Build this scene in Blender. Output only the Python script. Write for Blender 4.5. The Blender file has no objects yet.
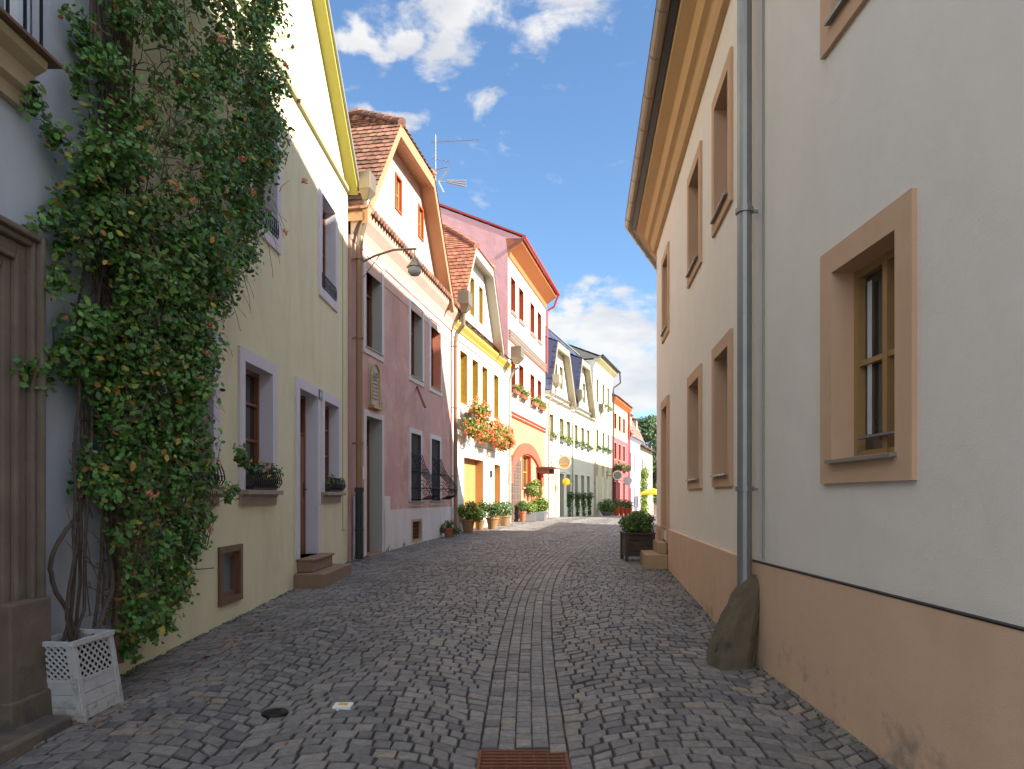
import bpy, math, random
import numpy as np
from mathutils import Vector
R=math.radians
S=bpy.context.scene
COL=S.collection
# ---------------------------------------------------------------- camera, sky, sun, exposure
cam=bpy.data.cameras.new('camera'); camo=bpy.data.objects.new('camera',cam); COL.objects.link(camo)
cam.sensor_width=36; cam.lens=36*683/1024; cam.clip_end=3000; cam.clip_start=.05
camo.location=(0,0,1.6); camo.rotation_euler=(R(90),0,0)
cam.shift_y=(497-384.5)/1024
S.camera=camo
SUN_EL=R(30.5); SUN_DIR=Vector((1,-.36,0)).normalized()      # horizontal direction towards the sun
W=bpy.data.worlds.new('World'); S.world=W; W.use_nodes=True
nt=W.node_tree; nt.nodes.clear(); N=nt.nodes.new; L=nt.links.new
def mth(nt,op,a,b=None,c=None,clamp=False):
    n=nt.nodes.new('ShaderNodeMath'); n.operation=op; n.use_clamp=clamp
    for i,v in enumerate((a,b,c)):
        if v is None: continue
        if isinstance(v,(int,float)): n.inputs[i].default_value=v
        else: nt.links.new(v,n.inputs[i])
    return n.outputs[0]
out=N('ShaderNodeOutputWorld'); bg=N('ShaderNodeBackground')
sky=N('ShaderNodeTexSky'); sky.sky_type='NISHITA'; sky.sun_disc=False
sky.sun_elevation=SUN_EL; sky.sun_rotation=math.atan2(SUN_DIR.x,SUN_DIR.y)
sky.air_density=1.0; sky.dust_density=.6; sky.ozone_density=2.0
tc=N('ShaderNodeTexCoord')
wn_=N('ShaderNodeTexNoise'); wn_.inputs['Scale'].default_value=11; wn_.inputs['Detail'].default_value=5; L(tc.outputs['Generated'],wn_.inputs['Vector'])
wa_=N('ShaderNodeVectorMath'); wa_.operation='MULTIPLY_ADD'; L(wn_.outputs['Color'],wa_.inputs[0]); wa_.inputs[1].default_value=(.16,.16,.12); L(tc.outputs['Generated'],wa_.inputs[2])
wb_=N('ShaderNodeVectorMath'); wb_.operation='SUBTRACT'; L(wa_.outputs[0],wb_.inputs[0]); wb_.inputs[1].default_value=(.08,.08,.06)
def blob(dx,dy,dz,sx,sz):
    # an elongated patch of cloud around one compass direction
    c=Vector((dx,dy,dz)).normalized()
    m=N('ShaderNodeMapping'); m.vector_type='POINT'
    m.inputs['Location'].default_value=(-c.x/sx,-c.y/((sx+sz)/2),-c.z/sz); m.inputs['Scale'].default_value=(1/sx,2/(sx+sz),1/sz)
    L(wb_.outputs[0],m.inputs['Vector'])
    l=N('ShaderNodeVectorMath'); l.operation='LENGTH'; L(m.outputs[0],l.inputs[0])
    mr=N('ShaderNodeMapRange'); mr.interpolation_type='SMOOTHSTEP'
    mr.inputs['From Min'].default_value=1.25; mr.inputs['From Max'].default_value=.25
    L(l.outputs['Value'],mr.inputs['Value']); return mr.outputs[0]
masks=[blob(-.03,1,.74,.155,.09),blob(-.085,1,.61,.085,.06),blob(-.155,1,.56,.09,.022),blob(-.20,1,.665,.06,.03),blob(.0,1,.70,.12,.05),
       blob(.11,1,.285,.07,.03),blob(.19,1,.235,.2,.07),blob(.16,1,.17,.24,.075),
       blob(-.9,.8,.3,.4,.1),blob(0,.15,1,.75,.42),blob(-.5,-1,.7,.8,.5),blob(.8,-.9,.8,.7,.35),blob(-1,-.1,.7,.5,.3),blob(0.2,-1,.3,.9,.25)]  # clouds out of view, overhead and behind, added to fill the shade
m=masks[0]
for k in masks[1:]: m=mth(nt,'MAXIMUM',m,k)
nz=N('ShaderNodeTexNoise'); nz.inputs['Scale'].default_value=9; nz.inputs['Detail'].default_value=9; nz.inputs['Roughness'].default_value=.6; nz.inputs['Distortion'].default_value=.25
mp=N('ShaderNodeMapping'); mp.inputs['Scale'].default_value=(1,1,1.9); L(tc.outputs['Generated'],mp.inputs['Vector']); L(mp.outputs[0],nz.inputs['Vector'])
d=mth(nt,'ADD',mth(nt,'MULTIPLY',m,.78),mth(nt,'MULTIPLY_ADD',nz.outputs['Fac'],2.9,-1.06))
mr=N('ShaderNodeMapRange'); mr.interpolation_type='SMOOTHSTEP'; mr.inputs['From Min'].default_value=.72; mr.inputs['From Max'].default_value=1.25
L(d,mr.inputs['Value'])
n2=N('ShaderNodeTexNoise'); n2.inputs['Scale'].default_value=7; n2.inputs['Detail'].default_value=6
mp2=N('ShaderNodeMapping'); mp2.inputs['Scale'].default_value=(1,1,3); mp2.inputs['Location'].default_value=(0,0,.35); L(tc.outputs['Generated'],mp2.inputs['Vector']); L(mp2.outputs[0],n2.inputs['Vector'])
cr=N('ShaderNodeMix'); cr.data_type='RGBA'; cr.inputs[6].default_value=(3.2,3.25,3.4,1); cr.inputs[7].default_value=(4.1,4.05,4.0,1)
f2=N('ShaderNodeMapRange'); f2.inputs['From Min'].default_value=.42; f2.inputs['From Max'].default_value=.6; L(n2.outputs['Fac'],f2.inputs['Value']); L(f2.outputs[0],cr.inputs[0])
tint=N('ShaderNodeMix'); tint.data_type='RGBA'; tint.blend_type='MULTIPLY'; tint.inputs[0].default_value=1; tint.inputs[7].default_value=(.82,.98,1.09,1)
L(sky.outputs[0],tint.inputs[6])
dp_=N('ShaderNodeVectorMath'); dp_.operation='DOT_PRODUCT'; L(tc.outputs['Generated'],dp_.inputs[0]); dp_.inputs[1].default_value=Vector((0,1,.3)).normalized()
q_=N('ShaderNodeMapRange'); q_.interpolation_type='SMOOTHSTEP'; q_.inputs['From Min'].default_value=.86; q_.inputs['From Max'].default_value=.55; q_.inputs['To Min'].default_value=1; q_.inputs['To Max'].default_value=2.9; L(dp_.outputs['Value'],q_.inputs['Value'])  # out-of-view clouds made brighter to lift the shaded walls
vsn=N('ShaderNodeVectorMath'); vsn.operation='SCALE'; L(cr.outputs[2],vsn.inputs[0]); L(q_.outputs[0],vsn.inputs['Scale'])
mx=N('ShaderNodeMix'); mx.data_type='RGBA'; L(mth(nt,'MULTIPLY',mr.outputs[0],.93),mx.inputs[0]); L(tint.outputs[2],mx.inputs[6]); L(vsn.outputs[0],mx.inputs[7])
L(mx.outputs[2],bg.inputs['Color']); bg.inputs['Strength'].default_value=.088; L(bg.outputs[0],out.inputs[0])
sl=bpy.data.lights.new('sun','SUN'); so=bpy.data.objects.new('sun',sl); COL.objects.link(so)
sl.energy=4.7; sl.angle=R(.5); sl.color=(1,.93,.82)
tov=Vector((SUN_DIR.x*math.cos(SUN_EL),SUN_DIR.y*math.cos(SUN_EL),math.sin(SUN_EL)))
so.rotation_euler=tov.to_track_quat('Z','Y').to_euler(); so.location=(30,-5,30)
vs=S.view_settings; vs.view_transform='Standard'; vs.look='None'; vs.gamma=1; vs.exposure=1.45; vs.use_curve_mapping=False
S.render.engine='CYCLES'; S.cycles.max_bounces=8; S.cycles.diffuse_bounces=5; S.cycles.use_denoising=True
try: S.cycles.denoiser='OPENIMAGEDENOISE'
except Exception: pass

# ---------------------------------------------------------------- mesh helpers
rnd=random.Random(7); nr=np.random.default_rng(11)
class MB:
    def __init__(s): s.v=[]; s.f=[]; s.uv=[]; s.hasuv=False; s.mi=[]
    def add(s,vs,fs,mi=0,uvs=None):
        b=len(s.v); s.v+= [tuple(p) for p in vs]
        for k,f in enumerate(fs):
            s.f.append([b+i for i in f]); s.mi.append(mi)
            if uvs: s.uv.append(uvs[k]); s.hasuv=True
            else: s.uv.append(None)
    def quad(s,a,b,c,d,mi=0,uv=None): s.add([a,b,c,d],[(0,1,2,3)],mi,[uv] if uv else None)
    def poly(s,pts,mi=0): s.add(pts,[tuple(range(len(pts)))],mi)
    def hexa(s,p,mi=0):   # p: 8 points, bottom 4 ccw then top 4
        s.add(p,[(3,2,1,0),(4,5,6,7),(0,1,5,4),(1,2,6,5),(2,3,7,6),(3,0,4,7)],mi)
    def box(s,x0,x1,y0,y1,z0,z1,mi=0):
        s.hexa([(x0,y0,z0),(x1,y0,z0),(x1,y1,z0),(x0,y1,z0),(x0,y0,z1),(x1,y0,z1),(x1,y1,z1),(x0,y1,z1)],mi)
    def tube(s,pts,r,n=8,mi=0,cap=True):
        pts=[Vector(p) for p in pts]; rs=r if isinstance(r,(list,tuple)) else [r]*len(pts)
        b=len(s.v); up=None
        for i,p in enumerate(pts):
            t=(pts[min(i+1,len(pts)-1)]-pts[max(i-1,0)]).normalized()
            if up is None: up=Vector((0,0,1)) if abs(t.z)<.9 else Vector((1,0,0))
            a=t.cross(up); 
            if a.length<1e-4: a=t.cross(Vector((0,1,0)))
            a.normalize(); c=t.cross(a).normalized(); up=-c if False else a.cross(t).normalized()
            for k in range(n):
                th=2*math.pi*k/n; s.v.append(tuple(p+(a*math.cos(th)+up*math.sin(th))*rs[i]))
        for i in range(len(pts)-1):
            for k in range(n):
                k2=(k+1)%n; s.f.append([b+i*n+k,b+i*n+k2,b+(i+1)*n+k2,b+(i+1)*n+k]); s.mi.append(mi); s.uv.append(None)
        if cap:
            s.f.append([b+k for k in range(n)][::-1]); s.f.append([b+(len(pts)-1)*n+k for k in range(n)]); s.mi+=[mi,mi]; s.uv+=[None,None]
    def lathe(s,prof,c,n=20,mi=0,squash=1):
        b=len(s.v)
        for (r,z) in prof:
            for k in range(n):
                th=2*math.pi*k/n; s.v.append((c[0]+r*math.cos(th),c[1]+r*math.sin(th)*squash,c[2]+z))
        for i in range(len(prof)-1):
            for k in range(n):
                k2=(k+1)%n; s.f.append([b+i*n+k,b+i*n+k2,b+(i+1)*n+k2,b+(i+1)*n+k]); s.mi.append(mi); s.uv.append(None)
    def build(s,name,mats,parent=None,smooth=False,bevel=0):
        me=bpy.data.meshes.new(name); me.from_pydata(s.v,[],s.f)
        if not isinstance(mats,(list,tuple)): mats=[mats]
        for m_ in mats: me.materials.append(m_)
        if len(mats)>1: me.polygons.foreach_set('material_index',s.mi)
        if s.hasuv:
            ul=me.uv_layers.new(name='UVMap'); k=0
            for f,u in zip(s.f,s.uv):
                for j in range(len(f)):
                    if u: ul.data[k].uv=u[j]
                    k+=1
        if smooth: me.polygons.foreach_set('use_smooth',[True]*len(s.f))
        me.update()
        o=bpy.data.objects.new(name,me); COL.objects.link(o)
        if parent: 
            o.parent=parent; o.matrix_parent_inverse=Matrix_inv(parent)
        if bevel:
            bm=o.modifiers.new('bevel','BEVEL'); bm.width=bevel; bm.segments=2; bm.limit_method='ANGLE'
        return o
from mathutils import Matrix
def world_of(o):
    m=Matrix.LocRotScale(o.location,o.rotation_euler,o.scale)
    if o.parent: m=world_of(o.parent)@o.matrix_parent_inverse@m
    return m
def Matrix_inv(p): return world_of(p).inverted()
def tag(o,label=None,cat=None,group=None,kind=None):
    if label: o['label']=label
    if cat: o['category']=cat
    if group: o['group']=group
    if kind: o['kind']=kind
    return o
def empty(name,loc,label,cat,group=None):
    o=bpy.data.objects.new(name,None); COL.objects.link(o); o.location=loc; o.empty_display_size=.2
    return tag(o,label,cat,group)
def copy_tree(o,loc=None,rz=None,label=None,scale=None):
    c=o.copy(); COL.objects.link(c)
    for k in ('label',):
        if label: c[k]=label
    def rec(a,b):
        for ch in a.children:
            d=ch.copy(); COL.objects.link(d); d.parent=b; d.matrix_parent_inverse=ch.matrix_parent_inverse.copy(); rec(ch,d)
    rec(o,c)
    if loc is not None: c.location=loc
    if rz is not None: c.rotation_euler[2]=rz
    if scale is not None: c.scale=(scale,)*3 if isinstance(scale,(int,float)) else scale
    return c

# ---------------------------------------------------------------- materials
def lin(c): return tuple(((x/255)/12.92 if x/255<=.04045 else ((x/255+.055)/1.055)**2.4) for x in c)
def mat(name,base,rough=.8,metal=0,var=.12,scale=3,bump=.0,bscale=60,island=0,spec=.5,hue=0,transl=0,stain=None,bump2=0,streak=0):
    """procedural surface: tone variation, optional per-piece variation, stains with their own shape, fine bump"""
    m=bpy.data.materials.new(name); m.use_nodes=True; t=m.node_tree; p=t.nodes['Principled BSDF']
    p.inputs['Roughness'].default_value=rough; p.inputs['Metallic'].default_value=metal; p.inputs['Specular IOR Level'].default_value=spec
    g=t.nodes.new('ShaderNodeNewGeometry'); Lk=t.links.new
    n=t.nodes.new('ShaderNodeTexNoise'); n.inputs['Scale'].default_value=scale; n.inputs['Detail'].default_value=8; n.inputs['Roughness'].default_value=.62
    Lk(g.outputs['Position'],n.inputs['Vector'])
    v=mth(t,'MULTIPLY_ADD',n.outputs['Fac'],2*var,1-var)
    if island:
        v=mth(t,'MULTIPLY',v,mth(t,'MULTIPLY_ADD',g.outputs['Random Per Island'],2*island,1-island))
    hs=t.nodes.new('ShaderNodeHueSaturation'); hs.inputs['Color'].default_value=(*base,1); Lk(v,hs.inputs['Value'])
    if hue:
        wn=t.nodes.new('ShaderNodeTexWhiteNoise'); wn.noise_dimensions='1D'; Lk(mth(t,'MULTIPLY',g.outputs['Random Per Island'],97.3),wn.inputs['W'])
        Lk(mth(t,'MULTIPLY_ADD',wn.outputs['Value'],2*hue,.5-hue),hs.inputs['Hue'])
    col=hs.outputs[0]
    if streak:
        mpn=t.nodes.new('ShaderNodeMapping'); mpn.inputs['Scale'].default_value=(1.1,1.1,.28); Lk(g.outputs['Position'],mpn.inputs['Vector'])
        ns=t.nodes.new('ShaderNodeTexNoise'); ns.inputs['Scale'].default_value=2.2; ns.inputs['Detail'].default_value=6; ns.inputs['Roughness'].default_value=.65
        Lk(mpn.outputs[0],ns.inputs['Vector'])
        mm=t.nodes.new('ShaderNodeMix'); mm.data_type='RGBA'; mm.blend_type='MULTIPLY'; mm.inputs[7].default_value=(.72,.70,.66,1)
        q=t.nodes.new('ShaderNodeMapRange'); q.inputs['From Min'].default_value=.5; q.inputs['From Max'].default_value=.78; q.inputs['To Max'].default_value=streak
        Lk(ns.outputs['Fac'],q.inputs['Value']); Lk(q.outputs[0],mm.inputs[0]); Lk(col,mm.inputs[6]); col=mm.outputs[2]
    if stain:   # (colour, low threshold, high threshold, noise scale, top z of the weathered zone or None)
        ns=t.nodes.new('ShaderNodeTexNoise'); ns.inputs['Scale'].default_value=stain[3]; ns.inputs['Detail'].default_value=10; ns.inputs['Roughness'].default_value=.7
        Lk(g.outputs['Position'],ns.inputs['Vector'])
        a=ns.outputs['Fac']
        if stain[4] is not None:
            sp=t.nodes.new('ShaderNodeSeparateXYZ'); Lk(g.outputs['Position'],sp.inputs[0])
            a=mth(t,'ADD',a,mth(t,'MULTIPLY',mth(t,'SUBTRACT',stain[4],sp.outputs['Z']),.28))
        q=t.nodes.new('ShaderNodeMapRange'); q.inputs['From Min'].default_value=stain[1]; q.inputs['From Max'].default_value=stain[2]
        Lk(a,q.inputs['Value'])
        mm=t.nodes.new('ShaderNodeMix'); mm.data_type='RGBA'; mm.inputs[7].default_value=(*stain[0],1); Lk(q.outputs[0],mm.inputs[0]); Lk(col,mm.inputs[6]); col=mm.outputs[2]
    Lk(col,p.inputs['Base Color'])
    if bump:
        nb=t.nodes.new('ShaderNodeTexNoise'); nb.inputs['Scale'].default_value=bscale; nb.inputs['Detail'].default_value=5; Lk(g.outputs['Position'],nb.inputs['Vector'])
        b=t.nodes.new('ShaderNodeBump'); b.inputs['Strength'].default_value=bump; b.inputs['Distance'].default_value=.01; Lk(nb.outputs['Fac'],b.inputs['Height'])
        if bump2:
            n3=t.nodes.new('ShaderNodeTexNoise'); n3.inputs['Scale'].default_value=2.5; n3.inputs['Detail'].default_value=3; Lk(g.outputs['Position'],n3.inputs['Vector'])
            b2=t.nodes.new('ShaderNodeBump'); b2.inputs['Strength'].default_value=bump2; b2.inputs['Distance'].default_value=.06; Lk(n3.outputs['Fac'],b2.inputs['Height']); Lk(b2.outputs[0],b.inputs['Normal'])
        Lk(b.outputs[0],p.inputs['Normal'])
    if transl:
        tr=t.nodes.new('ShaderNodeBsdfTranslucent'); Lk(col,tr.inputs['Color']); ms=t.nodes.new('ShaderNodeMixShader'); ms.inputs[0].default_value=transl
        Lk(p.outputs[0],ms.inputs[1]); Lk(tr.outputs[0],ms.inputs[2]); Lk(ms.outputs[0],t.nodes['Material Output'].inputs['Surface'])
    return m
def plaster(name,base,var=.07,streak=.5,stain=None,b2=.28): return mat(name,base,.9,0,var,1.3,.25,90,spec=.2,stain=stain,bump2=b2,streak=streak)
DIRT=(.10,.085,.07)
M={}
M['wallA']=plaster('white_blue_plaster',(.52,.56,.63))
M['wallB']=plaster('pale_yellow_plaster',(.74,.69,.47),stain=((.30,.28,.20),.72,.95,1.7,.55))
M['wallC']=plaster('dusty_pink_plaster',(.57,.345,.295),var=.2,streak=.9,stain=((.62,.41,.36),.52,.60,.9,None))
M['wallC2']=plaster('cream_pink_plaster',(.62,.43,.35),var=.06,streak=.4)
M['plinthC']=plaster('patched_white_plaster',(.70,.64,.60),var=.15,stain=((.25,.21,.19),.62,.66,3.4,.62))
M['wallD']=plaster('ivory_plaster',(.85,.82,.72),streak=.25)
M['wallE']=plaster('white_plaster',(.86,.82,.76),streak=.2)
M['fireE']=plaster('lilac_pink_plaster',(.74,.42,.42),streak=.3)
M['salmon']=plaster('salmon_plaster',(.66,.25,.155),streak=.3)
M['redarch']=plaster('coral_plaster',(.58,.105,.06),streak=.2)
M['wallF']=plaster('cream_plaster',(.84,.82,.66),streak=.2)
M['wallF3']=plaster('light_ochre_plaster',(.80,.70,.44),streak=.2)
M['wallG']=plaster('peach_plaster',(.68,.44,.28),streak=.2)
M['wallG2']=plaster('rose_red_plaster',(.50,.115,.13),streak=.2)
M['wallH']=plaster('lilac_plaster',(.58,.56,.72),streak=.2)
M['wallI']=plaster('faded_cream_plaster',(.66,.58,.44),streak=.2)
M['wallR_lit']=plaster('bounce_lit_white_plaster',(.84,.75,.65),var=.07,streak=.14)  # lighter copy of the near plaster: bounce light put into the far section's colour
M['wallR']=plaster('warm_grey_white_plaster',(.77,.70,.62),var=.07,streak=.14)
M['plinthR']=plaster('apricot_plinth_plaster',(.67,.45,.30),var=.08,streak=.3,stain=((.34,.26,.20),.53,.68,2.2,.32))
M['apricot']=plaster('apricot_surround_plaster',(.61,.39,.25),var=.06,streak=.3)
M['ochre']=plaster('ochre_cornice_plaster',(.62,.39,.20),var=.06,streak=.2)
M['lilac']=plaster('lilac_white_paint',(.66,.62,.67),var=.05,streak=.3)
M['offwhite']=plaster('offwhite_trim',(.66,.60,.58),var=.06,streak=.4)
M['amber']=plaster('amber_paint',(.52,.31,.05),var=.05,streak=.1)
M['yellow']=mat('yellow_paint',(.60,.40,.08),.6,var=.08)
M['olive_yellow']=mat('weathered_yellow_boards',(.42,.38,.08),.6,var=.15,scale=8)
M['redpaint']=plaster('brick_red_paint',(.42,.09,.035),var=.06,streak=.1)
M['orange']=mat('orange_boards',(.60,.19,.055),.6,var=.1)
M['taupe']=mat('taupe_painted_sheet',(.36,.31,.23),.6,.2,var=.15)
M['olive']=plaster('olive_reveal_paint',(.46,.42,.24),var=.06,streak=.1)
M['greypaint']=plaster('grey_reveal_paint',(.42,.42,.38),var=.06,streak=.1)
M['sand']=plaster('sandstone_trim',(.45,.36,.24),var=.15)
M['doorwood']=mat('red_brown_wood',(.20,.07,.03),.45,var=.25,scale=14,bump=.1)
M['brownwood']=mat('brown_wood',(.17,.09,.05),.6,var=.25,scale=12,bump=.2)
M['amberwood']=mat('varnished_pine',(.36,.21,.08),.4,var=.2,scale=14)
M['orangewood']=mat('orange_stained_boards',(.50,.26,.09),.55,var=.15,scale=6)
M['vergewood']=mat('tan_verge_board',(.44,.24,.12),.6,var=.15,scale=7)
M['greywood']=mat('grey_verge_board',(.34,.31,.25),.7,var=.12,scale=7)
M['iron']=mat('black_iron',(.02,.02,.022),.5,.6,var=.1)
M['rust']=mat('rusty_iron',(.20,.075,.04),.75,.3,var=.35,scale=30,bump=.3,bscale=200)
M['zinc']=mat('weathered_zinc',(.30,.30,.29),.48,.7,var=.25,scale=4,streak=.5)
M['brasszinc']=mat('brown_patina_sheet',(.30,.24,.17),.45,.6,var=.2,scale=6)
M['brownpipe']=mat('brown_painted_pipe',(.28,.16,.09),.5,.1,var=.2,scale=5)
M['greypipe']=mat('grey_painted_sheet',(.34,.33,.29),.5,.3,var=.15)
M['darkpipe']=mat('black_cast_pipe',(.03,.032,.035),.5,.3,var=.2)
M['redpipe']=mat('dark_red_sheet',(.42,.05,.04),.4,.2,var=.1)
M['tile']=mat('brown_clay_tile',(.26,.125,.075),.85,var=.25,scale=9,island=.38,bump=.2,hue=.012)
M['tileD']=mat('red_clay_tile',(.40,.15,.08),.85,var=.2,scale=9,island=.32,bump=.2,hue=.012)
M['slate']=mat('blue_slate',(.055,.065,.12),.5,var=.2,scale=9,island=.3)
M['tileG']=mat('orange_clay_tile',(.46,.15,.07),.85,var=.2,scale=9,island=.3)
M['tileH']=mat('faded_brown_tile',(.27,.17,.13),.85,var=.2,scale=9,island=.3)
M['stone']=mat('weathered_sandstone',(.175,.135,.10),.9,var=.5,scale=4,bump=.5,bscale=40,stain=((.10,.085,.075),.55,.66,3.1,.6),streak=.9)
M['stepbrown']=mat('brown_sandstone_step',(.26,.165,.11),.85,var=.2,scale=9,bump=.3)
M['stepsand']=mat('ochre_sandstone_step',(.42,.28,.16),.85,var=.2,scale=9,bump=.3)
M['sill']=mat('beige_stone_sill',(.34,.27,.22),.8,var=.15,scale=6)
M['mossstone']=mat('mossy_boulder',(.12,.095,.06),.95,var=.4,scale=6,bump=.8,bscale=30,stain=((.035,.035,.033),.52,.62,4,.25))
M['whitewood']=mat('white_painted_wood',(.50,.49,.49),.65,var=.2,scale=12,bump=.3,stain=((.26,.22,.17),.56,.74,9,.42))
M['terracotta']=mat('terracotta',(.33,.13,.065),.85,var=.2,scale=8)
M['ochrepot']=mat('ochre_glazed_pot',(.28,.16,.07),.5,var=.2,scale=8)
M['greypot']=mat('grey_pot',(.20,.20,.21),.7,var=.2,scale=8)
M['darkwood']=mat('dark_stained_planks',(.06,.04,.03),.7,var=.3,scale=12,bump=.3)
M['soil']=mat('soil',(.05,.035,.025),1,var=.3,scale=30)
M['leaf']=mat('vine_leaf',(.095,.20,.035),.42,var=.3,scale=2,island=.65,hue=.04,transl=.22)
M['leafy']=mat('yellowing_leaf',(.42,.28,.05),.6,var=.2,island=.4,hue=.04,transl=.25)
M['leafbrown']=mat('dry_leaf',(.22,.09,.03),.8,var=.2,island=.5,hue=.02)
M['leaf2']=mat('shrub_leaf',(.08,.145,.03),.45,var=.2,island=.45,hue=.03,transl=.2)
M['leafbox']=mat('box_shrub_leaf',(.10,.17,.035),.45,var=.2,island=.45,hue=.03,transl=.2)
M['leaf3']=mat('lime_leaf',(.16,.24,.03),.5,var=.2,island=.4,hue=.03,transl=.25)
M['treeleaf']=mat('tree_leaf',(.09,.14,.05),.6,var=.3,scale=.5,island=.4,hue=.02,transl=.15)
M['fl_or']=mat('orange_red_petals',(.85,.27,.10),.6,var=.1,island=.3,hue=.02,transl=.2)
M['fl_salmon']=mat('salmon_petals',(.75,.30,.16),.6,var=.1,island=.35,hue=.03,transl=.2)
M['fl_ye']=mat('yellow_petals',(.85,.55,.03),.6,var=.1,island=.2,transl=.2)
M['fl_pk']=mat('pink_petals',(.75,.22,.25),.6,var=.1,island=.3,hue=.04,transl=.2)
M['bark']=mat('grey_brown_bark',(.085,.06,.045),.95,var=.4,scale=18,bump=.6,bscale=60,island=.2)
M['twig']=mat('dry_twig',(.12,.075,.05),.95,var=.3,scale=18)
M['chalk']=mat('weathered_cream_relief',(.46,.42,.36),.85,var=.15,scale=20)
M['gold']=mat('gilded_rim',(.42,.30,.10),.5,.3,var=.15,scale=20)
M['signcream']=mat('cream_sign_face',(.80,.70,.42),.6,var=.05)
M['signorange']=mat('orange_sign_paint',(.80,.40,.15),.6,var=.05)
M['plate']=mat('dark_enamel_plate',(.03,.03,.035),.35,var=.05)
M['white']=mat('white_enamel',(.78,.78,.76),.5,var=.05)
M['rustgrey']=mat('brown_grey_gate_metal',(.20,.14,.11),.6,.2,var=.4,scale=10)
M['canvas']=mat('yellow_canvas',(.80,.62,.04),.8,var=.05,transl=.3)
M['alu']=mat('aluminium',(.62,.63,.65),.35,.8,var=.05)
M['shutter']=mat('dark_grey_shutter',(.07,.065,.07),.7,var=.25,scale=10)
M['glint_white']=mat('glint_and_lamp_white',(.55,.55,.55),.9,var=.1)  # white for lamp glass and the reflection strips on the near windows
def glassmat(name,base):
    m=mat(name,base,.05,0,.2,1.2,spec=.9,bump=.12,bscale=4); return m
M['glass']=glassmat('dark_window_glass',(.028,.03,.034))
M['glassblue']=glassmat('pale_blue_window_glass',(.16,.22,.24))
M['glasswarm']=glassmat('brown_window_glass',(.06,.05,.04))
def cobble_mat():
    m=bpy.data.materials.new('granite_setts'); m.use_nodes=True; t=m.node_tree; p=t.nodes['Principled BSDF']; Lk=t.links.new
    g=t.nodes.new('ShaderNodeNewGeometry'); r=g.outputs['Random Per Island']
    cr=t.nodes.new('ShaderNodeValToRGB'); Lk(r,cr.inputs[0]); e=cr.color_ramp; e.interpolation='LINEAR'
    cols=[(0,(.105,.10,.102)),(.25,(.16,.152,.147)),(.45,(.21,.193,.177)),(.6,(.14,.132,.13)),(.8,(.23,.21,.19)),(.9,(.165,.15,.14)),(.97,(.20,.175,.15)),(1,(.27,.22,.165))]
    e.elements[0].position=0; e.elements[0].color=(*cols[0][1],1); e.elements[1].position=1; e.elements[1].color=(*cols[-1][1],1)
    for a,b in cols[1:-1]:
        x=e.elements.new(a); x.color=(*b,1)
    n=t.nodes.new('ShaderNodeTexNoise'); n.inputs['Scale'].default_value=22; n.inputs['Detail'].default_value=8; n.inputs['Roughness'].default_value=.7; Lk(g.outputs['Position'],n.inputs['Vector'])
    n2=t.nodes.new('ShaderNodeTexNoise'); n2.inputs['Scale'].default_value=.7; n2.inputs['Detail'].default_value=4; Lk(g.outputs['Position'],n2.inputs['Vector'])
    v=mth(t,'MULTIPLY',mth(t,'MULTIPLY_ADD',n.outputs['Fac'],1.7,.15),mth(t,'MULTIPLY_ADD',n2.outputs['Fac'],.7,.68))
    hs=t.nodes.new('ShaderNodeHueSaturation'); Lk(cr.outputs[0],hs.inputs['Color']); Lk(v,hs.inputs['Value'])
    Lk(hs.outputs[0],p.inputs['Base Color']); p.inputs['Roughness'].default_value=.62; p.inputs['Specular IOR Level'].default_value=.4
    b=t.nodes.new('ShaderNodeBump'); b.inputs['Strength'].default_value=.6; b.inputs['Distance'].default_value=.012; Lk(n.outputs['Fac'],b.inputs['Height']); Lk(b.outputs[0],p.inputs['Normal'])
    return m
M['sett']=cobble_mat()
M['joint']=mat('joint_grit',(.05,.045,.04),1,var=.4,scale=25,bump=.5,bscale=80)
def farpave():
    m=bpy.data.materials.new('far_paving'); m.use_nodes=True; t=m.node_tree; p=t.nodes['Principled BSDF']; Lk=t.links.new
    g=t.nodes.new('ShaderNodeNewGeometry'); vo=t.nodes.new('ShaderNodeTexVoronoi'); vo.inputs['Scale'].default_value=6.5; Lk(g.outputs['Position'],vo.inputs['Vector'])
    hs=t.nodes.new('ShaderNodeHueSaturation'); hs.inputs['Color'].default_value=(.19,.175,.16,1)
    sx=t.nodes.new('ShaderNodeSeparateColor'); Lk(vo.outputs['Color'],sx.inputs[0]); Lk(mth(t,'MULTIPLY_ADD',sx.outputs[0],.7,.65),hs.inputs['Value']); Lk(hs.outputs[0],p.inputs['Base Color'])
    p.inputs['Roughness'].default_value=.8
    v2=t.nodes.new('ShaderNodeTexVoronoi'); v2.feature='DISTANCE_TO_EDGE'; v2.inputs['Scale'].default_value=6.5; Lk(g.outputs['Position'],v2.inputs['Vector'])
    b=t.nodes.new('ShaderNodeBump'); b.inputs['Distance'].default_value=.02; Lk(mth(t,'MINIMUM',v2.outputs['Distance'],.08),b.inputs['Height']); Lk(b.outputs[0],p.inputs['Normal'])
    return m
M['farpave']=farpave()
M['earth']=mat('grass_and_earth',(.09,.10,.05),1,var=.4,scale=.3)

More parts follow.
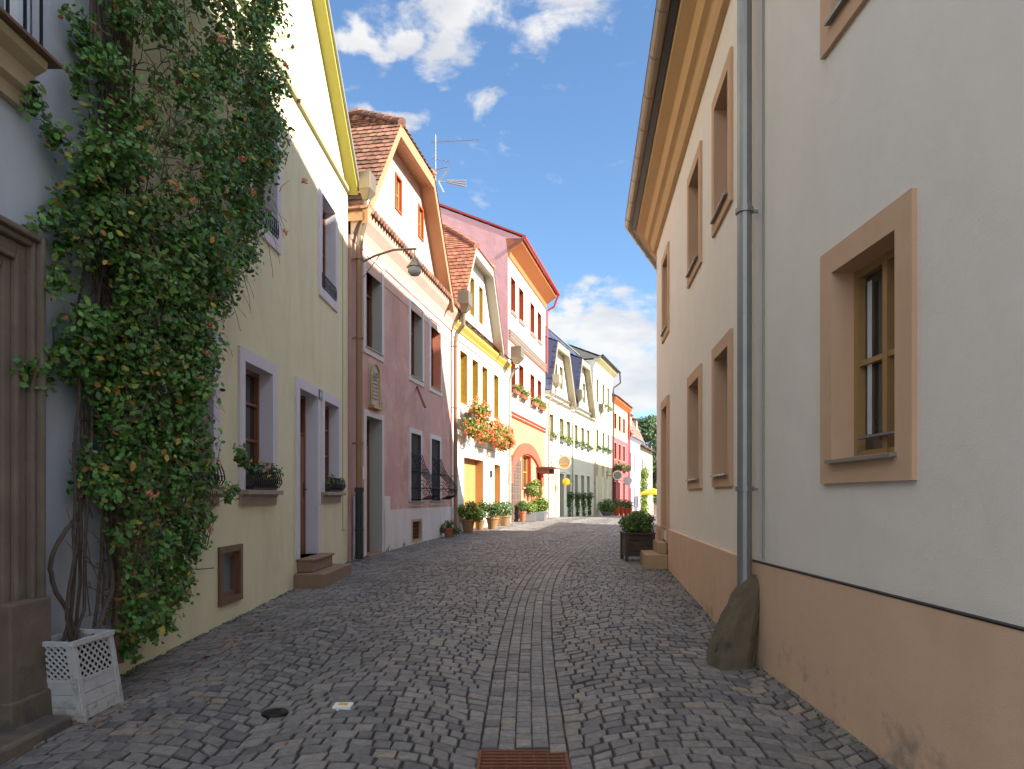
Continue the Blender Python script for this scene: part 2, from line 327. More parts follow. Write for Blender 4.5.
# ---------------------------------------------------------------- walls (plan lines) and ground profile
ZP=[(-30,-.9),(0,0),(5,.15),(10,.30),(13,.39),(16,.45),(20,.50),(25,.57),(30,.60),(35,.56),(46,.33),(60,-.05),(75,-.5),(100,-1.2),(400,-4)]
def interp(tab,x):
    if x<=tab[0][0]: return tab[0][1]
    for (a,b),(c,d_) in zip(tab,tab[1:]):
        if x<=c: return b+(d_-b)*(x-a)/(c-a)
    return tab[-1][1]
XC=[(-30,-.1),(0,0),(4.35,.07),(8,.16),(11.4,.42),(14.5,.98),(17.7,1.72),(21,2.5),(25,3.4),(30,4.6),(35,5.9),(46,9.2),(60,14),(80,21),(120,36)]
def gz(x,y): 
    d_=x-interp(XC,y); return interp(ZP,y)-.07*math.exp(-(d_/1.3)**2)
class Wall:
    def __init__(s,x0,y0,m,side=1):   # side=1: street lies towards +X
        s.x0,s.y0,s.m,s.side=x0,y0,m,side; h=math.hypot(1,m); s.nx,s.ny=side/h,-side*m/h
    def p(s,Y,n,z): return (s.x0+s.m*(Y-s.y0)+n*s.nx, Y+n*s.ny, z)
    def ang(s): return math.atan2(s.ny,s.nx)
WA=Wall(-3.17,0,0); WB=Wall(-3.17,5.43,.0108); WC=Wall(-3.05,12.9,.176); WD=Wall(-1.77,20.2,.227); WE=Wall(-.16,27.3,.246)
WF=Wall(1.68,34.8,.338); WG=WF
WRn=Wall(2.19,0,-.0115,-1); WRf=Wall(2.12,6.1,.107,-1); WRb=Wall(2.965,14.0,.45,-1)
def leftX(y):
    for w,a in ((WA,5.43),(WB,12.9),(WC,20.2),(WD,27.3),(WE,34.8)):
        if y<a: return w.p(y,0,0)[0]
    return WF.p(y,0,0)[0]
def rightX(y):
    if y<6.1: return WRn.p(y,0,0)[0]
    if y<14.0: return WRf.p(y,0,0)[0]
    if y<19: return WRb.p(y,0,0)[0]
    return .30*y

def wbox(mb,w,Y0,Y1,n0,n1,z0,z1,mi=0):
    P=w.p; a=[P(Y0,n0,z0),P(Y0,n1,z0),P(Y1,n1,z0),P(Y1,n0,z0),P(Y0,n0,z1),P(Y0,n1,z1),P(Y1,n1,z1),P(Y1,n0,z1)]
    if w.side<0: a=[a[i] for i in (3,2,1,0,7,6,5,4)]
    mb.hexa(a,mi)
def sweep(mb,w,Y0,Y1,prof,caps=True,mi=0):
    """prof: (n,z) points from bottom to top, swept along the wall"""
    a=[w.p(Y0,n,z) for n,z in prof]; b=[w.p(Y1,n,z) for n,z in prof]
    for i in range(len(prof)-1): mb.quad(a[i],b[i],b[i+1],a[i+1],mi)
    if caps: mb.poly(a,mi); mb.poly(b[::-1],mi)
def facade(mb,w,Y0,Y1,top,holes,zb=-.25,depth=9,mi=0,n=0,sides=True,sidemi=0):
    """front face with real openings; top(Y) is piecewise linear given as [(Y,z)..]"""
    tp=lambda y: interp(top,y)
    ys=sorted({Y0,Y1,*[a for a,_ in top if Y0<a<Y1],*[h[0] for h in holes],*[h[1] for h in holes]})
    for a,b in zip(ys,ys[1:]):
        hs=sorted([h for h in holes if h[0]<=a+1e-6 and h[1]>=b-1e-6],key=lambda h:h[2])
        z=zb
        for h in hs:
            mb.quad(w.p(a,n,z),w.p(b,n,z),w.p(b,n,h[2]),w.p(a,n,h[2]),mi); z=h[3]
        mb.quad(w.p(a,n,z),w.p(b,n,z),w.p(b,n,tp(b)),w.p(a,n,tp(a)),mi)
    if sides:
        for Y in (Y0,Y1): mb.quad(w.p(Y,n,zb),w.p(Y,-depth,zb),w.p(Y,-depth,tp(Y)),w.p(Y,n,tp(Y)),sidemi)
        mb.quad(w.p(Y0,-depth,zb),w.p(Y1,-depth,zb),w.p(Y1,-depth,tp(Y1)),w.p(Y0,-depth,tp(Y0)),sidemi)
        if len(top)>2: mb.poly([w.p(y,-depth,z) for y,z in top],sidemi)
def window(parent,w,Y0,Y1,z0,z1,sw=.12,reveal='lilac',frame='doorwood',pane='glass',depth=.2,proud=.03,style=(1,2),sill=None,surr_bottom=True,name='window',revealsame=True,fw=.05,casing_depth=.05):
    """opening Y0..Y1,z0..z1 (clear size). window mesh = sash; children pane, surround(with reveals), sill"""
    sb=MB(); P=w.p; dn=-depth
    for k in range(style[0]+1):
        c=Y0+(Y1-Y0)*k/style[0]; h=fw*(1 if 0<k<style[0] else 1)
        a=max(Y0,c-h/2 if 0<k<style[0] else (c if k==0 else c-h)); b=a+h
        wbox(sb,w,a,b,dn-.01,dn+casing_depth,z0,z1)
    zs=[z0+(z1-z0)*k/style[1] for k in range(style[1]+1)] if isinstance(style[1],int) else [z0,*[z0+(z1-z0)*q for q in style[1]],z1]
    for i,zc in enumerate(zs):
        a=zc if i==0 else (zc-fw if i==len(zs)-1 else zc-fw/3); b=a+(fw if i in (0,len(zs)-1) else fw*.66)
        wbox(sb,w,Y0+.002,Y1-.002,dn-.008,dn+casing_depth-.008,a,b)
    o=sb.build(name,M[frame],parent)
    g=MB(); g.quad(P(Y0,dn,z0),P(Y1,dn,z0),P(Y1,dn,z1),P(Y0,dn,z1)); g.build('pane',M[pane],o)
    s=MB(); q=proud; a0,a1,b0,b1=Y0-sw,Y1+sw,z0-(sw if surr_bottom else 0),z1+sw
    ring=[((a0,b0),(a1,b0),(Y1,z0),(Y0,z0)),((a1,b0),(a1,b1),(Y1,z1),(Y1,z0)),((a1,b1),(a0,b1),(Y0,z1),(Y1,z1)),((a0,b1),(a0,b0),(Y0,z0),(Y0,z1))]
    for k,r4 in enumerate(ring):
        if k==0 and not surr_bottom: pass
        else: s.quad(*[P(y,q,z) for y,z in r4])
    oc=[(a0,b0),(a1,b0),(a1,b1),(a0,b1)]; ic=[(Y0,z0),(Y1,z0),(Y1,z1),(Y0,z1)]
    for k in range(4):
        u,v=oc[k],oc[(k+1)%4]; s.quad(P(*[u[0],-.004,u[1]]),P(v[0],-.004,v[1]),P(v[0],q,v[1]),P(u[0],q,u[1]))
        u,v=ic[k],ic[(k+1)%4]; s.quad(P(u[0],q,u[1]),P(v[0],q,v[1]),P(v[0],-depth-.03,v[1]),P(u[0],-depth-.03,u[1]),1)
    if isinstance(reveal,tuple): ms=[M[reveal[0]],M[reveal[1]]]
    else: ms=[M[reveal],M[reveal]]
    s.build('surround',ms,o)
    if sill:
        sm,ext,pn,th=sill; t=MB(); t0=z0
        wbox(t,w,Y0-ext,Y1+ext,-depth+.05,pn,t0-th,t0+.004); t.build('sill',M[sm],o,bevel=.006)
    return o
def hole(Y0,Y1,z0,z1,g=.012): return (Y0-g,Y1+g,z0-g,z1+g)
def tiles(mb,p00,p10,p11,p01,tw=.18,th=.16,lift=.025,mi=0,jit=.006):
    """overlapping tiles on the patch p00-p10 (eave line) up to p01-p11 (ridge line)"""
    p00,p10,p11,p01=[Vector(p) for p in (p00,p10,p11,p01)]
    nrm=(p10-p00).cross(p01-p00)
    if nrm.length<1e-6: nrm=(p10-p00).cross(p11-p00)
    nrm.normalize()
    if nrm.z<0: nrm=-nrm
    rows=max(1,int(max((p01-p00).length,(p11-p10).length)/th))
    for r in range(rows):
        a=p00.lerp(p01,r/rows); b=p10.lerp(p11,r/rows); c=p10.lerp(p11,min(1,(r+1.12)/rows)); d_=p00.lerp(p01,min(1,(r+1.12)/rows))
        ln=(b-a).length; n=max(1,int(ln/tw)); off=.5 if r%2 else 0
        for k in range(n+1):
            u0=max(0,(k-off)/n); u1=min(1,(k+1-off)/n)
            if u1-u0<1e-3: continue
            e=.02*(u1-u0); u0e,u1e=u0+e,u1-e
            l1=nrm*(lift+rnd.uniform(-jit,jit)); l2=nrm*(lift+rnd.uniform(-jit,jit)); dz=(d_-a).normalized()*rnd.uniform(-.01,.01) if (d_-a).length>0 else Vector()
            A=a.lerp(b,u0e)+dz; B=a.lerp(b,u1e)+dz; C=d_.lerp(c,u1e)+nrm*.002; D=d_.lerp(c,u0e)+nrm*.002
            m1=(A+B)/2-(d_-a).normalized()*.02+(l1+l2)/2 if (d_-a).length>0 else (A+B)/2+l1
            mb.add([A+l1,m1,B+l2,C,D,A-nrm*.005,B-nrm*.005],[(0,1,2,3,4),(5,6,2,1,0)],mi)
def pipe(parent,w,Y,n,z0,z1,r,m,collars=(),name='downpipe',n2=8):
    t=MB(); t.tube([w.p(Y,n,z0),w.p(Y,n,z1)],r,12)
    for zc in collars: t.tube([w.p(Y,n,zc),w.p(Y,n,zc+.04)],r*1.25,12)
    for zc in collars: wbox(t,w,Y-.01,Y+.01,-.02,n,zc+.005,zc+.03)
    return t.build(name,M[m],parent,smooth=False)

# leaf clouds
def leaves(name,centers,normals,size,material,parent=None,jitter=.35,aspect=.6,dirs=None,curl=.25):
    """one mesh of small pointed leaves; centers (k,3), normals (k,3) preferred facing"""
    k=len(centers); c=np.asarray(centers,float); nn=np.asarray(normals,float)+nr.normal(0,jitter,(k,3)); nn/=np.linalg.norm(nn,axis=1)[:,None]+1e-9
    d0=nr.normal(0,1,(k,3)) if dirs is None else dirs+nr.normal(0,.5,(k,3)); d0-= (d0*nn).sum(1)[:,None]*nn; d0/=np.linalg.norm(d0,axis=1)[:,None]+1e-9
    s0=np.cross(nn,d0); sz=(size*nr.uniform(.6,1.35,k))[:,None]
    v=np.stack([c-d0*sz*.5, c-d0*sz*.12+s0*sz*aspect*.5-nn*sz*curl*.3, c+d0*sz*.28+s0*sz*aspect*.36-nn*sz*curl*.3, c+d0*sz*.5-nn*sz*curl*.5, c+d0*sz*.28-s0*sz*aspect*.36-nn*sz*curl*.3, c-d0*sz*.12-s0*sz*aspect*.5-nn*sz*curl*.3],1).reshape(-1,3)
    base=np.arange(k)[:,None]*6
    f=np.concatenate([base+np.array([[0,1,2,3]]),base+np.array([[0,3,4,5]])],0)
    me=bpy.data.meshes.new(name); me.from_pydata(v.tolist(),[],f.tolist()); me.materials.append(material); me.update()
    o=bpy.data.objects.new(name,me); COL.objects.link(o)
    if parent: o.parent=parent; o.matrix_parent_inverse=Matrix_inv(parent)
    return o
def ball_pts(blobs,k,shell=.5):
    """k points in a union of ellipsoids (cx,cy,cz,rx,ry,rz), more towards the skin; returns points, outward dirs"""
    vol=np.array([b[3]*b[4]*b[5] for b in blobs])**.7; idx=nr.choice(len(blobs),k,p=vol/vol.sum()); B=np.array(blobs)[idx]
    d_=nr.normal(0,1,(k,3)); d_/=np.linalg.norm(d_,axis=1)[:,None]; r=nr.uniform(0,1,k)**shell
    return B[:,:3]+d_*r[:,None]*B[:,3:6], d_
# ---------------------------------------------------------------- ground, street
def strip(name,ys,xl,xr,nx,dz,m,kind='structure'):
    mb=MB(); rows=[]
    for y in ys:
        a,b=xl(y),xr(y); rows.append([(a+(b-a)*i/nx,y,gz(a+(b-a)*i/nx,y)+dz) for i in range(nx+1)])
    v=[p for r_ in rows for p in r_]; f=[]
    for j in range(len(rows)-1):
        for i in range(nx): f.append((j*(nx+1)+i,j*(nx+1)+i+1,(j+1)*(nx+1)+i+1,(j+1)*(nx+1)+i))
    mb.add(v,f); o=mb.build(name,m,smooth=True); o['kind']=kind; return o
ys=[-30,-15,0,3,6,9,12,15,18,21,24,27,30,33,36,40,46,52,60,68,75,85,100,130,180,300,700,1500]
mb=MB(); xs=[-1500,-300,-80,-30,-12,-6,-4,-3,-2,-1,0,1,2,3,4,6,9,14,22,35,80,300,1500]
v=[(x,y,interp(ZP,y)-.16) for y in [-1500,-200]+ys for x in xs]; nx=len(xs); f=[]
for j in range(len(ys)+1):
    for i in range(nx-1): f.append((j*nx+i,j*nx+i+1,(j+1)*nx+i+1,(j+1)*nx+i))
mb.add(v,f); g=mb.build('ground',M['earth'],smooth=True); g['kind']='structure'
strip('street_bed',[y*.5-6 for y in range(0,83)],lambda y:leftX(y)-.3,lambda y:(rightX(y)+.3),14,-.016,M['joint'])
strip('far_street',[35+k for k in range(0,70)],lambda y:leftX(y)-.3,lambda y:leftX(y)+9,10,.0,M['farpave'])
# granite setts: every stone modelled; rows in shallow arcs either side of a straight gutter strip
def cpt(v):
    y=v; return interp(XCS,y),y
XCS=[(y,sum(interp(XC,y+d_) for d_ in (-2,-1,0,1,2))/5) for y in [k*.5-8 for k in range(0,110)]]
class Sett:
    def __init__(s): s.v=[]; s.f=[]; s.n=0
    def stone(s,c,top=.0,inset=.007):
        # c: four corners (u,v) ccw
        q=[]
        ty=(rnd.uniform(-.003,.003),rnd.uniform(-.003,.003),rnd.uniform(-.003,.004))
        cu=sum(p[0] for p in c)/4; cv=sum(p[1] for p in c)/4
        for lvl,(ins,z) in enumerate(((.0,-.035),(.001,-.006),(inset,.0))):
            for k,(u,v) in enumerate(c):
                du,dv=cu-u,cv-v; h=math.hypot(du,dv)+1e-6; uu=u+du/h*ins; vv=v+dv/h*ins
                x=interp(XCS,vv)+uu; zz=gz(x,vv)+z+top+(uu-cu)*ty[0]*12+(vv-cv)*ty[1]*12+ty[2]
                q.append((x,vv,zz))
        b=s.n; s.v+=q; s.n+=12
        s.f.append((b+8,b+9,b+10,b+11))
        for k in range(4):
            k2=(k+1)%4
            s.f.append((b+k,b+k2,b+4+k2,b+4+k)); s.f.append((b+4+k,b+4+k2,b+8+k2,b+8+k))
def ok(u,v):
    x=interp(XCS,v)+u; return leftX(v)-.02<x<rightX(v)+.02
GR=(-.265,.265,3.80,4.16)   # the drain grate, in street coordinates
def blocked(u,v,e=.02):
    x=interp(XCS,v)+u
    return (3.77<v<4.19 and -.21<x<.34)
sd=Sett()
# gutter strip: five narrow columns
for c in range(5):
    u0=-.265+c*.106; v=1.2+rnd.uniform(0,.1)
    while v<36:
        l=rnd.uniform(.085,.13); j=.0045
        if not blocked(u0+.05,v+l/2): sd.stone([(u0+j*.6+rnd.uniform(-.003,.003),v+j),(u0+.106-j*.6+rnd.uniform(-.003,.003),v+j+rnd.uniform(-.005,.005)),(u0+.106-j*.6,v+l-j),(u0+j*.6,v+l-j+rnd.uniform(-.004,.004))],top=-.004 if c in(1,2,3) else .002,inset=.007)
        v+=l
# fields left and right
def arc(u,side,v):
    t=(abs(u)-.3)/1.45; a=t-math.floor(t)
    return .26*(1-(2*a-1)**2)+.05*math.sin(v*.7+u)
for side in (-1,1):
    row=0; v=.6
    while v<36:
        d0=rnd.uniform(.108,.135) if v<22 else rnd.uniform(.15,.18)
        u=.262+rnd.uniform(-.0,.006)
        lim=5.2 if v<24 else 9
        while u<lim:
            wd=rnd.uniform(.095,.175) if v<22 else rnd.uniform(.16,.24)
            a,b=side*u,side*(u+wd)
            va=lambda uu: v+arc(uu,side,v)+.012*math.sin(uu*9+row)
            j=rnd.uniform(.005,.010); q=lambda: rnd.uniform(-.009,.009)
            if ok((a+b)/2,va(a)) and not blocked((a+b)/2,va(a)+d0/2):
                lo,hi=min(a,b),max(a,b)
                sd.stone([(lo+j+q()*.5,va(lo)+j+q()),(hi-j+q()*.5,va(hi)+j+q()),(hi-j+q()*.5,va(hi)+d0-j+q()),(lo+j+q()*.5,va(lo)+d0-j+q())])
            u+=wd
        v+=d0; row+=1
mb=MB(); mb.v=sd.v; mb.f=sd.f; mb.mi=[0]*len(sd.f); mb.uv=[None]*len(sd.f)
o=mb.build('paving_stones',M['sett']); o['kind']='structure'

# ---------------------------------------------------------------- house A (nearest left)
def house(name,w,Y,label,group='houses along the left side of the lane'):
    p=w.p(Y,0,0); return empty(name,(p[0],p[1],interp(ZP,Y)),label,'house',group)
GL='houses along the left side of the lane'
hA=house('portal_house',WA,2.5,'white plastered house with weathered stone portal and vine, nearest on the left')
mb=MB(); opA=[hole(3.05,4.12,.1,2.97),hole(2.9,4.5,4.52,6.5)]
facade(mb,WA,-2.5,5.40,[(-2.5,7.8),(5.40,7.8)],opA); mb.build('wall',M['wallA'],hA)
mb=MB(); tiles(mb,WA.p(-2.6,.45,7.75),WA.p(5.35,.45,7.75),WA.p(5.35,-4.5,12),WA.p(-2.6,-4.5,12),.3,.3); tiles(mb,WA.p(5.35,-9.4,7.75),WA.p(-2.6,-9.4,7.75),WA.p(-2.6,-4.5,12),WA.p(5.35,-4.5,12),.3,.3)
rf=mb.build('roof',M['tile'],hA)
mb=MB(); sweep(mb,WA,-2.5,5.38,[(0,7.3),(.1,7.32),(.14,7.5),(.34,7.6),(.4,7.72),(0,7.74)]); mb.build('cornice',M['wallA'],hA)
# portal: layered jambs and lintel
mb=MB()
def arch_rect(mb,w,Y0,Y1,z0,z1,lay):
    for (o0,o1,n0,n1) in lay:   # band between offset o0..o1 outside the opening
        wbox(mb,w,Y1+o0,Y1+o1,n0,n1,z0,z1+o1); wbox(mb,w,Y0-o1,Y0-o0,n0,n1,z0,z1+o1); wbox(mb,w,Y0-o0,Y1+o0,n0,n1,z1+o0,z1+o1)
arch_rect(mb,WA,3.05,4.12,.05,2.95,[(0,.06,-.28,.03),(.06,.13,-.02,.055),(.13,.17,-.02,.085),(.17,.25,-.02,.065),(.25,.29,-.02,.105),(.29,.33,-.02,.14)])
wbox(mb,WA,4.10,4.47,-.02,.16,.0,.95); wbox(mb,WA,2.63,3.1,-.02,.17,.0,1.0)
wbox(mb,WA,4.08,4.49,-.02,.18,.0,.36)
po=mb.build('portal',M['stone'],hA,bevel=.012)
mb=MB(); wbox(mb,WA,3.06,4.11,-.25,-.2,.25,2.96)
for k in range(3):
    for zz in ((.4,1.1),(1.2,1.9),(2.0,2.8)): wbox(mb,WA,3.12+k*.33,3.38+k*.33,-.2,-.185,*zz)
dr=mb.build('door',M['brownwood'],hA,bevel=.004)
mb=MB(); mb.tube([WA.p(4.08,-.19,1.28),WA.p(4.08,-.13,1.28),WA.p(3.98,-.13,1.27)],.012,8); mb.build('handle',M['iron'],dr)
mb=MB(); wbox(mb,WA,2.75,4.40,.0,.34,-.02,.20); mb.build('doorstep',M['stone'],hA,bevel=.02)
wo=window(hA,WA,2.9,4.5,4.52,6.5,.0,('wallA','wallA'),'white','glassblue',.14,.004,(2,(.7,)),None)
mb=MB(); sweep(mb,WA,2.6,4.36,[(.004,4.08),(.05,4.08),(.06,4.16),(.11,4.18),(.13,4.28),(.20,4.32),(.21,4.37),(.004,4.37)]); mb.build('sill',M['sand'],wo)
mb=MB(); wbox(mb,WA,2.56,4.43,.004,.26,4.375,4.395); mb.build('sill_flashing',M['brownwood'],wo)
mb=MB(); 
for z in (4.44,4.79): wbox(mb,WA,2.75,4.36,.16,.18,z,z+.02)
for k in range(12): wbox(mb,WA,2.75+k*.145,2.765+k*.145,.163,.177,4.44,4.8)
for Y in (2.76,4.35): wbox(mb,WA,Y-.008,Y+.008,-.05,.18,4.78,4.8)
mb.build('railing',M['iron'],wo)

# ---------------------------------------------------------------- house B (pale yellow)
hB=house('yellow_house',WB,9,'pale yellow gabled house with lilac window surrounds and two stone doorsteps')
BW=[(6.2,7.15,1.68,3.19),(7.98,8.87,1.68,3.19),(11.24,12.12,1.68,3.19)]; BU=[(8.2,9.03,5.0,6.54),(11.1,11.9,5.0,6.54)]
door=(9.97,10.86,.70,3.19); bas=(7.38,7.84,.49,.99)
topB=[(5.43,7.45),(8.0,9.95),(10.2,9.95),(12.86,7.45)]
topB=[(5.43,7.45),(8.1,9.86),(10.15,9.86),(12.86,7.42)]
mb=MB(); facade(mb,WB,5.44,12.86,topB,[hole(*h) for h in BW+BU+[door,bas]]); mb.build('wall',M['wallB'],hB)
def railing(parent,w,Y0,Y1,z,h,scroll=True,n=.1,belly=.06,m='iron'):
    mb=MB(); k=max(3,int((Y1-Y0)/.07))
    for zz in (z,z+h): mb.tube([w.p(Y0,-.02,zz),w.p(Y0,n,zz),w.p(Y1,n,zz),w.p(Y1,-.02,zz)],.008,6)
    for i in range(k+1):
        Y=Y0+(Y1-Y0)*i/k; mb.tube([w.p(Y,n,z),w.p(Y,n+belly,z+h*.35),w.p(Y,n+belly*.6,z+h*.75),w.p(Y,n,z+h)],.007,6)
    if scroll:
        for i in range(k):
            Y=Y0+(Y1-Y0)*(i+.5)/k; r_=(Y1-Y0)/k*.42
            mb.tube([w.p(Y+r_*math.cos(a),n+belly*.9,z+h*.35+r_*math.sin(a)) for a in [j*math.pi/4 for j in range(9)]],.005,5,cap=False)
    return mb.build('railing',M[m],parent)
for k,(a,b,c,d_) in enumerate(BW):
    o=window(hB,WB,a,b,c,d_,.15,'lilac','doorwood','glass',.2,.03,(1,(.42,.72)),('sill',.14,.12,.05),False)
    mb=MB(); sweep(mb,WB,a-.13,b+.13,[(0.003,1.50),(.03,1.50),(.035,1.60),(.06,1.632),(.003,1.632)]); mb.build('apron',M['sill'],o)
    railing(o,WB,a+.04,b+.02,1.72,.2,True,.10,.04)
for a,b,c,d_ in BU:
    o=window(hB,WB,a,b,c,d_,.15,'lilac','doorwood','glass',.2,.03,(1,(.5,)),None)
    railing(o,WB,a-.02,b+.02,5.02,.22,True,.03,.01)
# door with transom, steps, number plate
s=window(hB,WB,*door,.15,'lilac','doorwood','glass',.22,.03,(1,(.76,)),None,False,name='door')
mb=MB(); wbox(mb,WB,10.02,10.82,-.215,-.175,.75,2.56)
for z0,z1 in ((.85,1.35),(1.45,2.0),(2.08,2.48)):
    for y0,y1 in ((10.1,10.38),(10.46,10.74)): wbox(mb,WB,y0,y1,-.175,-.16,z0,z1)
mb.build('door_leaf',M['doorwood'],s,bevel=.004)
mb=MB(); mb.tube([WB.p(10.73,-.17,1.72),WB.p(10.73,-.12,1.72),WB.p(10.64,-.12,1.72)],.011,8); mb.tube([WB.p(10.73,-.172,1.6),WB.p(10.73,-.168,1.82)],.02,6); mb.build('handle',M['iron'],s)
mb=MB(); wbox(mb,WB,9.76,11.32,.003,.45,.1,.50); mb.build('doorstep',M['stepbrown'],hB,bevel=.015)
mb=MB(); wbox(mb,WB,9.92,11.0,.003,.22,.504,.66); wbox(mb,WB,9.90,11.02,-.2,.25,.662,.70); mb.build('doorstep',M['stepbrown'],hB,bevel=.012)
def text(name,s,w,Y,n,z,size,m,parent,sx=1):
    cu=bpy.data.curves.new(name,'FONT'); cu.body=s; cu.size=size; cu.extrude=.002; cu.align_x='CENTER'; cu.align_y='CENTER'
    cu.materials.append(M[m]); o=bpy.data.objects.new(name,cu); COL.objects.link(o)
    h=math.hypot(1,w.m); dirv=Vector((w.m/h,1/h,0))*w.side; nv=Vector((w.nx,w.ny,0)); 
    mt=Matrix.Translation(w.p(Y,n,z))@Matrix((( dirv.x,0,nv.x,0),(dirv.y,0,nv.y,0),(0,1,0,0),(0,0,0,1)))
    me=bpy.data.meshes.new_from_object(o); bpy.data.objects.remove(o); o=bpy.data.objects.new(name,me); COL.objects.link(o)
    o.matrix_basis=mt
    if parent: o.parent=parent; o.matrix_parent_inverse=Matrix_inv(parent)
    return o
mb=MB(); wbox(mb,WB,10.885,11.065,.004,.045,3.16,3.32); npl=mb.build('number_plate',M['plate'],hB,bevel=.006)
text('number','221',WB,10.975,.047,3.235,.085,'white',npl)
s=window(hB,WB,*bas,.07,'brownwood','brownwood','glassblue',.07,.03,(1,1),None,fw=.05)
# conduit lines, string course, vent
mb=MB(); sweep(mb,WB,5.44,12.86,[(0.003,7.30),(.05,7.31),(.06,7.36),(.003,7.37)]); mb.build('string_course',M['olive'],hB)
mb=MB(); wbox(mb,WB,12.45,12.465,0.003,.012,1.0,7.2); wbox(mb,WB,12.45,12.62,.003,.014,.99,1.005); mb.build('wall_conduit',M['olive'],hB)
mb=MB(); wbox(mb,WB,11.12,11.16,.003,.02,2.2,2.45); mb.build('door_bell',M['white'],hB)
def verge(mb,w,pts,n0,n1,h,front_h=None):
    """boxed board following the gable edge; pts (Y,z) at roof line"""
    for (a,za),(b,zb) in zip(pts,pts[1:]):
        dz=-h
        q=[w.p(a,n0,za+dz),w.p(a,n1,za+dz),w.p(b,n1,zb+dz),w.p(b,n0,zb+dz),w.p(a,n0,za),w.p(a,n1,za),w.p(b,n1,zb),w.p(b,n0,zb)]
        mb.hexa(q)
def jerk_roof(parent,w,prof,n1,apex,depth,m,tw=.18,th=.16,name='roof'):
    """half-hipped roof: prof=[A,B,C,D] at the front (n1), ridge starts at apex (Y,n,z)"""
    A,B,C,D=prof; mb=MB(); Y,na,zr=apex
    P=w.p; rb=(Y,-depth,zr)
    tiles(mb,P(A[0],n1,A[1]),P(A[0],-depth,A[1]),P(B[0],-depth,B[1]),P(B[0],n1,B[1]),tw,th)
    tiles(mb,P(D[0],-depth,D[1]),P(D[0],n1,D[1]),P(C[0],n1,C[1]),P(C[0],-depth,C[1]),tw,th)
    tiles(mb,P(B[0],n1,B[1]),P(B[0],-depth,B[1]),P(Y,-depth,zr),P(Y,na,zr),tw,th)
    tiles(mb,P(C[0],-depth,C[1]),P(C[0],n1,C[1]),P(Y,na,zr),P(Y,-depth,zr),tw,th)
    tiles(mb,P(C[0],n1,C[1]),P(B[0],n1,B[1]),P(Y,na,zr),P(Y,na,zr),tw,th)
    # solid under-roof
    e=.03
    mb.add([P(A[0],n1-.02,A[1]-e),P(B[0],n1-.02,B[1]-e),P(Y,na,zr-e),P(C[0],n1-.02,C[1]-e),P(D[0],n1-.02,D[1]-e),P(A[0],-depth,A[1]-e),P(B[0],-depth,B[1]-e),P(Y,-depth,zr-e),P(C[0],-depth,C[1]-e),P(D[0],-depth,D[1]-e)],
           [(0,5,6,1),(1,6,7,2),(2,7,8,3),(3,8,9,4),(1,2,3)])
    o=mb.build(name,M[m],parent)
    rb=MB()
    def cap(a,b,r=.09,st=.33):
        a,b=Vector(a),Vector(b); L_=(b-a).length; k=max(1,int(L_/st))
        for i in range(k):
            p,q=a.lerp(b,i/k),a.lerp(b,(i+1.1)/k); rb.tube([p+Vector((0,0,.02)),q],[r*1.12,r*.92],8)
    cap(P(Y,na,zr),P(Y,-depth,zr)); cap(P(B[0],n1,B[1]),P(Y,na,zr)); cap(P(C[0],n1,C[1]),P(Y,na,zr))
    rb.build('ridge_tiles',M[m],o)
    return o
vB=[(5.35,7.42),(8.05,9.92),(10.1,9.92),(12.85,7.40)]
mb=MB(); verge(mb,WB,vB,-.02,.20,.12); mb.build('verge_board',M['olive_yellow'],hB)
mb=MB(); verge(mb,WB,[(a,z+.05) for a,z in vB],.16,.24,.08); mb.build('verge_flashing',M['greypipe'],hB)
jerk_roof(hB,WB,[(a,z+.06) for a,z in vB],.22,(9.15,-1.4,11.6),9,'tile')
def hopper(parent,w,Y,n,z,m,s=.2,h=.34):
    mb=MB(); P=w.p
    a=[P(Y-s,n-s*.6,z+h*.35),P(Y-s,n+s*.9,z+h*.35),P(Y+s,n+s*.9,z+h*.35),P(Y+s,n-s*.6,z+h*.35)]
    t=[(x,y,zz+h*.65) for x,y,zz in a]; mb.hexa(a+t)
    b=[P(Y-s*.35,n-s*.3,z),P(Y-s*.35,n+s*.3,z),P(Y+s*.35,n+s*.3,z),P(Y+s*.35,n-s*.3,z)]; mb.hexa(b+a)
    return mb.build('rain_hopper',M[m],parent,bevel=.01)

# ---------------------------------------------------------------- house C (pink)
hC=house('pink_house',WC,16.5,'dusty pink house with peach gable, plaque over the door and bellied iron grilles')
CU=[(13.6,14.45,4.6,6.42),(16.35,17.25,4.52,6.30),(17.98,18.9,4.52,6.30)]; CL=[(16.35,17.1,1.5,3.14),(18.02,18.8,1.5,3.14)]
Cd=(13.6,14.45,.42,3.22); Cb=(16.45,17.12,.56,1.0); CG=[(15.38,15.72,8.14,8.86),(17.02,17.36,8.14,8.86)]
topC=[(12.9,7.1),(14.72,9.45),(17.1,9.45),(18.9,7.1),(20.19,7.1)]
mb=MB(); facade(mb,WC,12.9,20.19,[(12.9,6.55),(20.19,6.55)],[hole(*h) for h in CU+CL+[Cd,Cb]]); mb.build('wall',M['wallC'],hC)
mb=MB()
facade(mb,WC,12.9,20.19,[(12.9,6.56),(13.0,7.1),(14.72,9.45),(17.1,9.45),(18.9,7.1),(19.1,6.56),(20.19,6.56)],[hole(*h) for h in CG],zb=6.5,n=-.012,depth=7.5); mb.build('gable',M['wallC2'],hC)
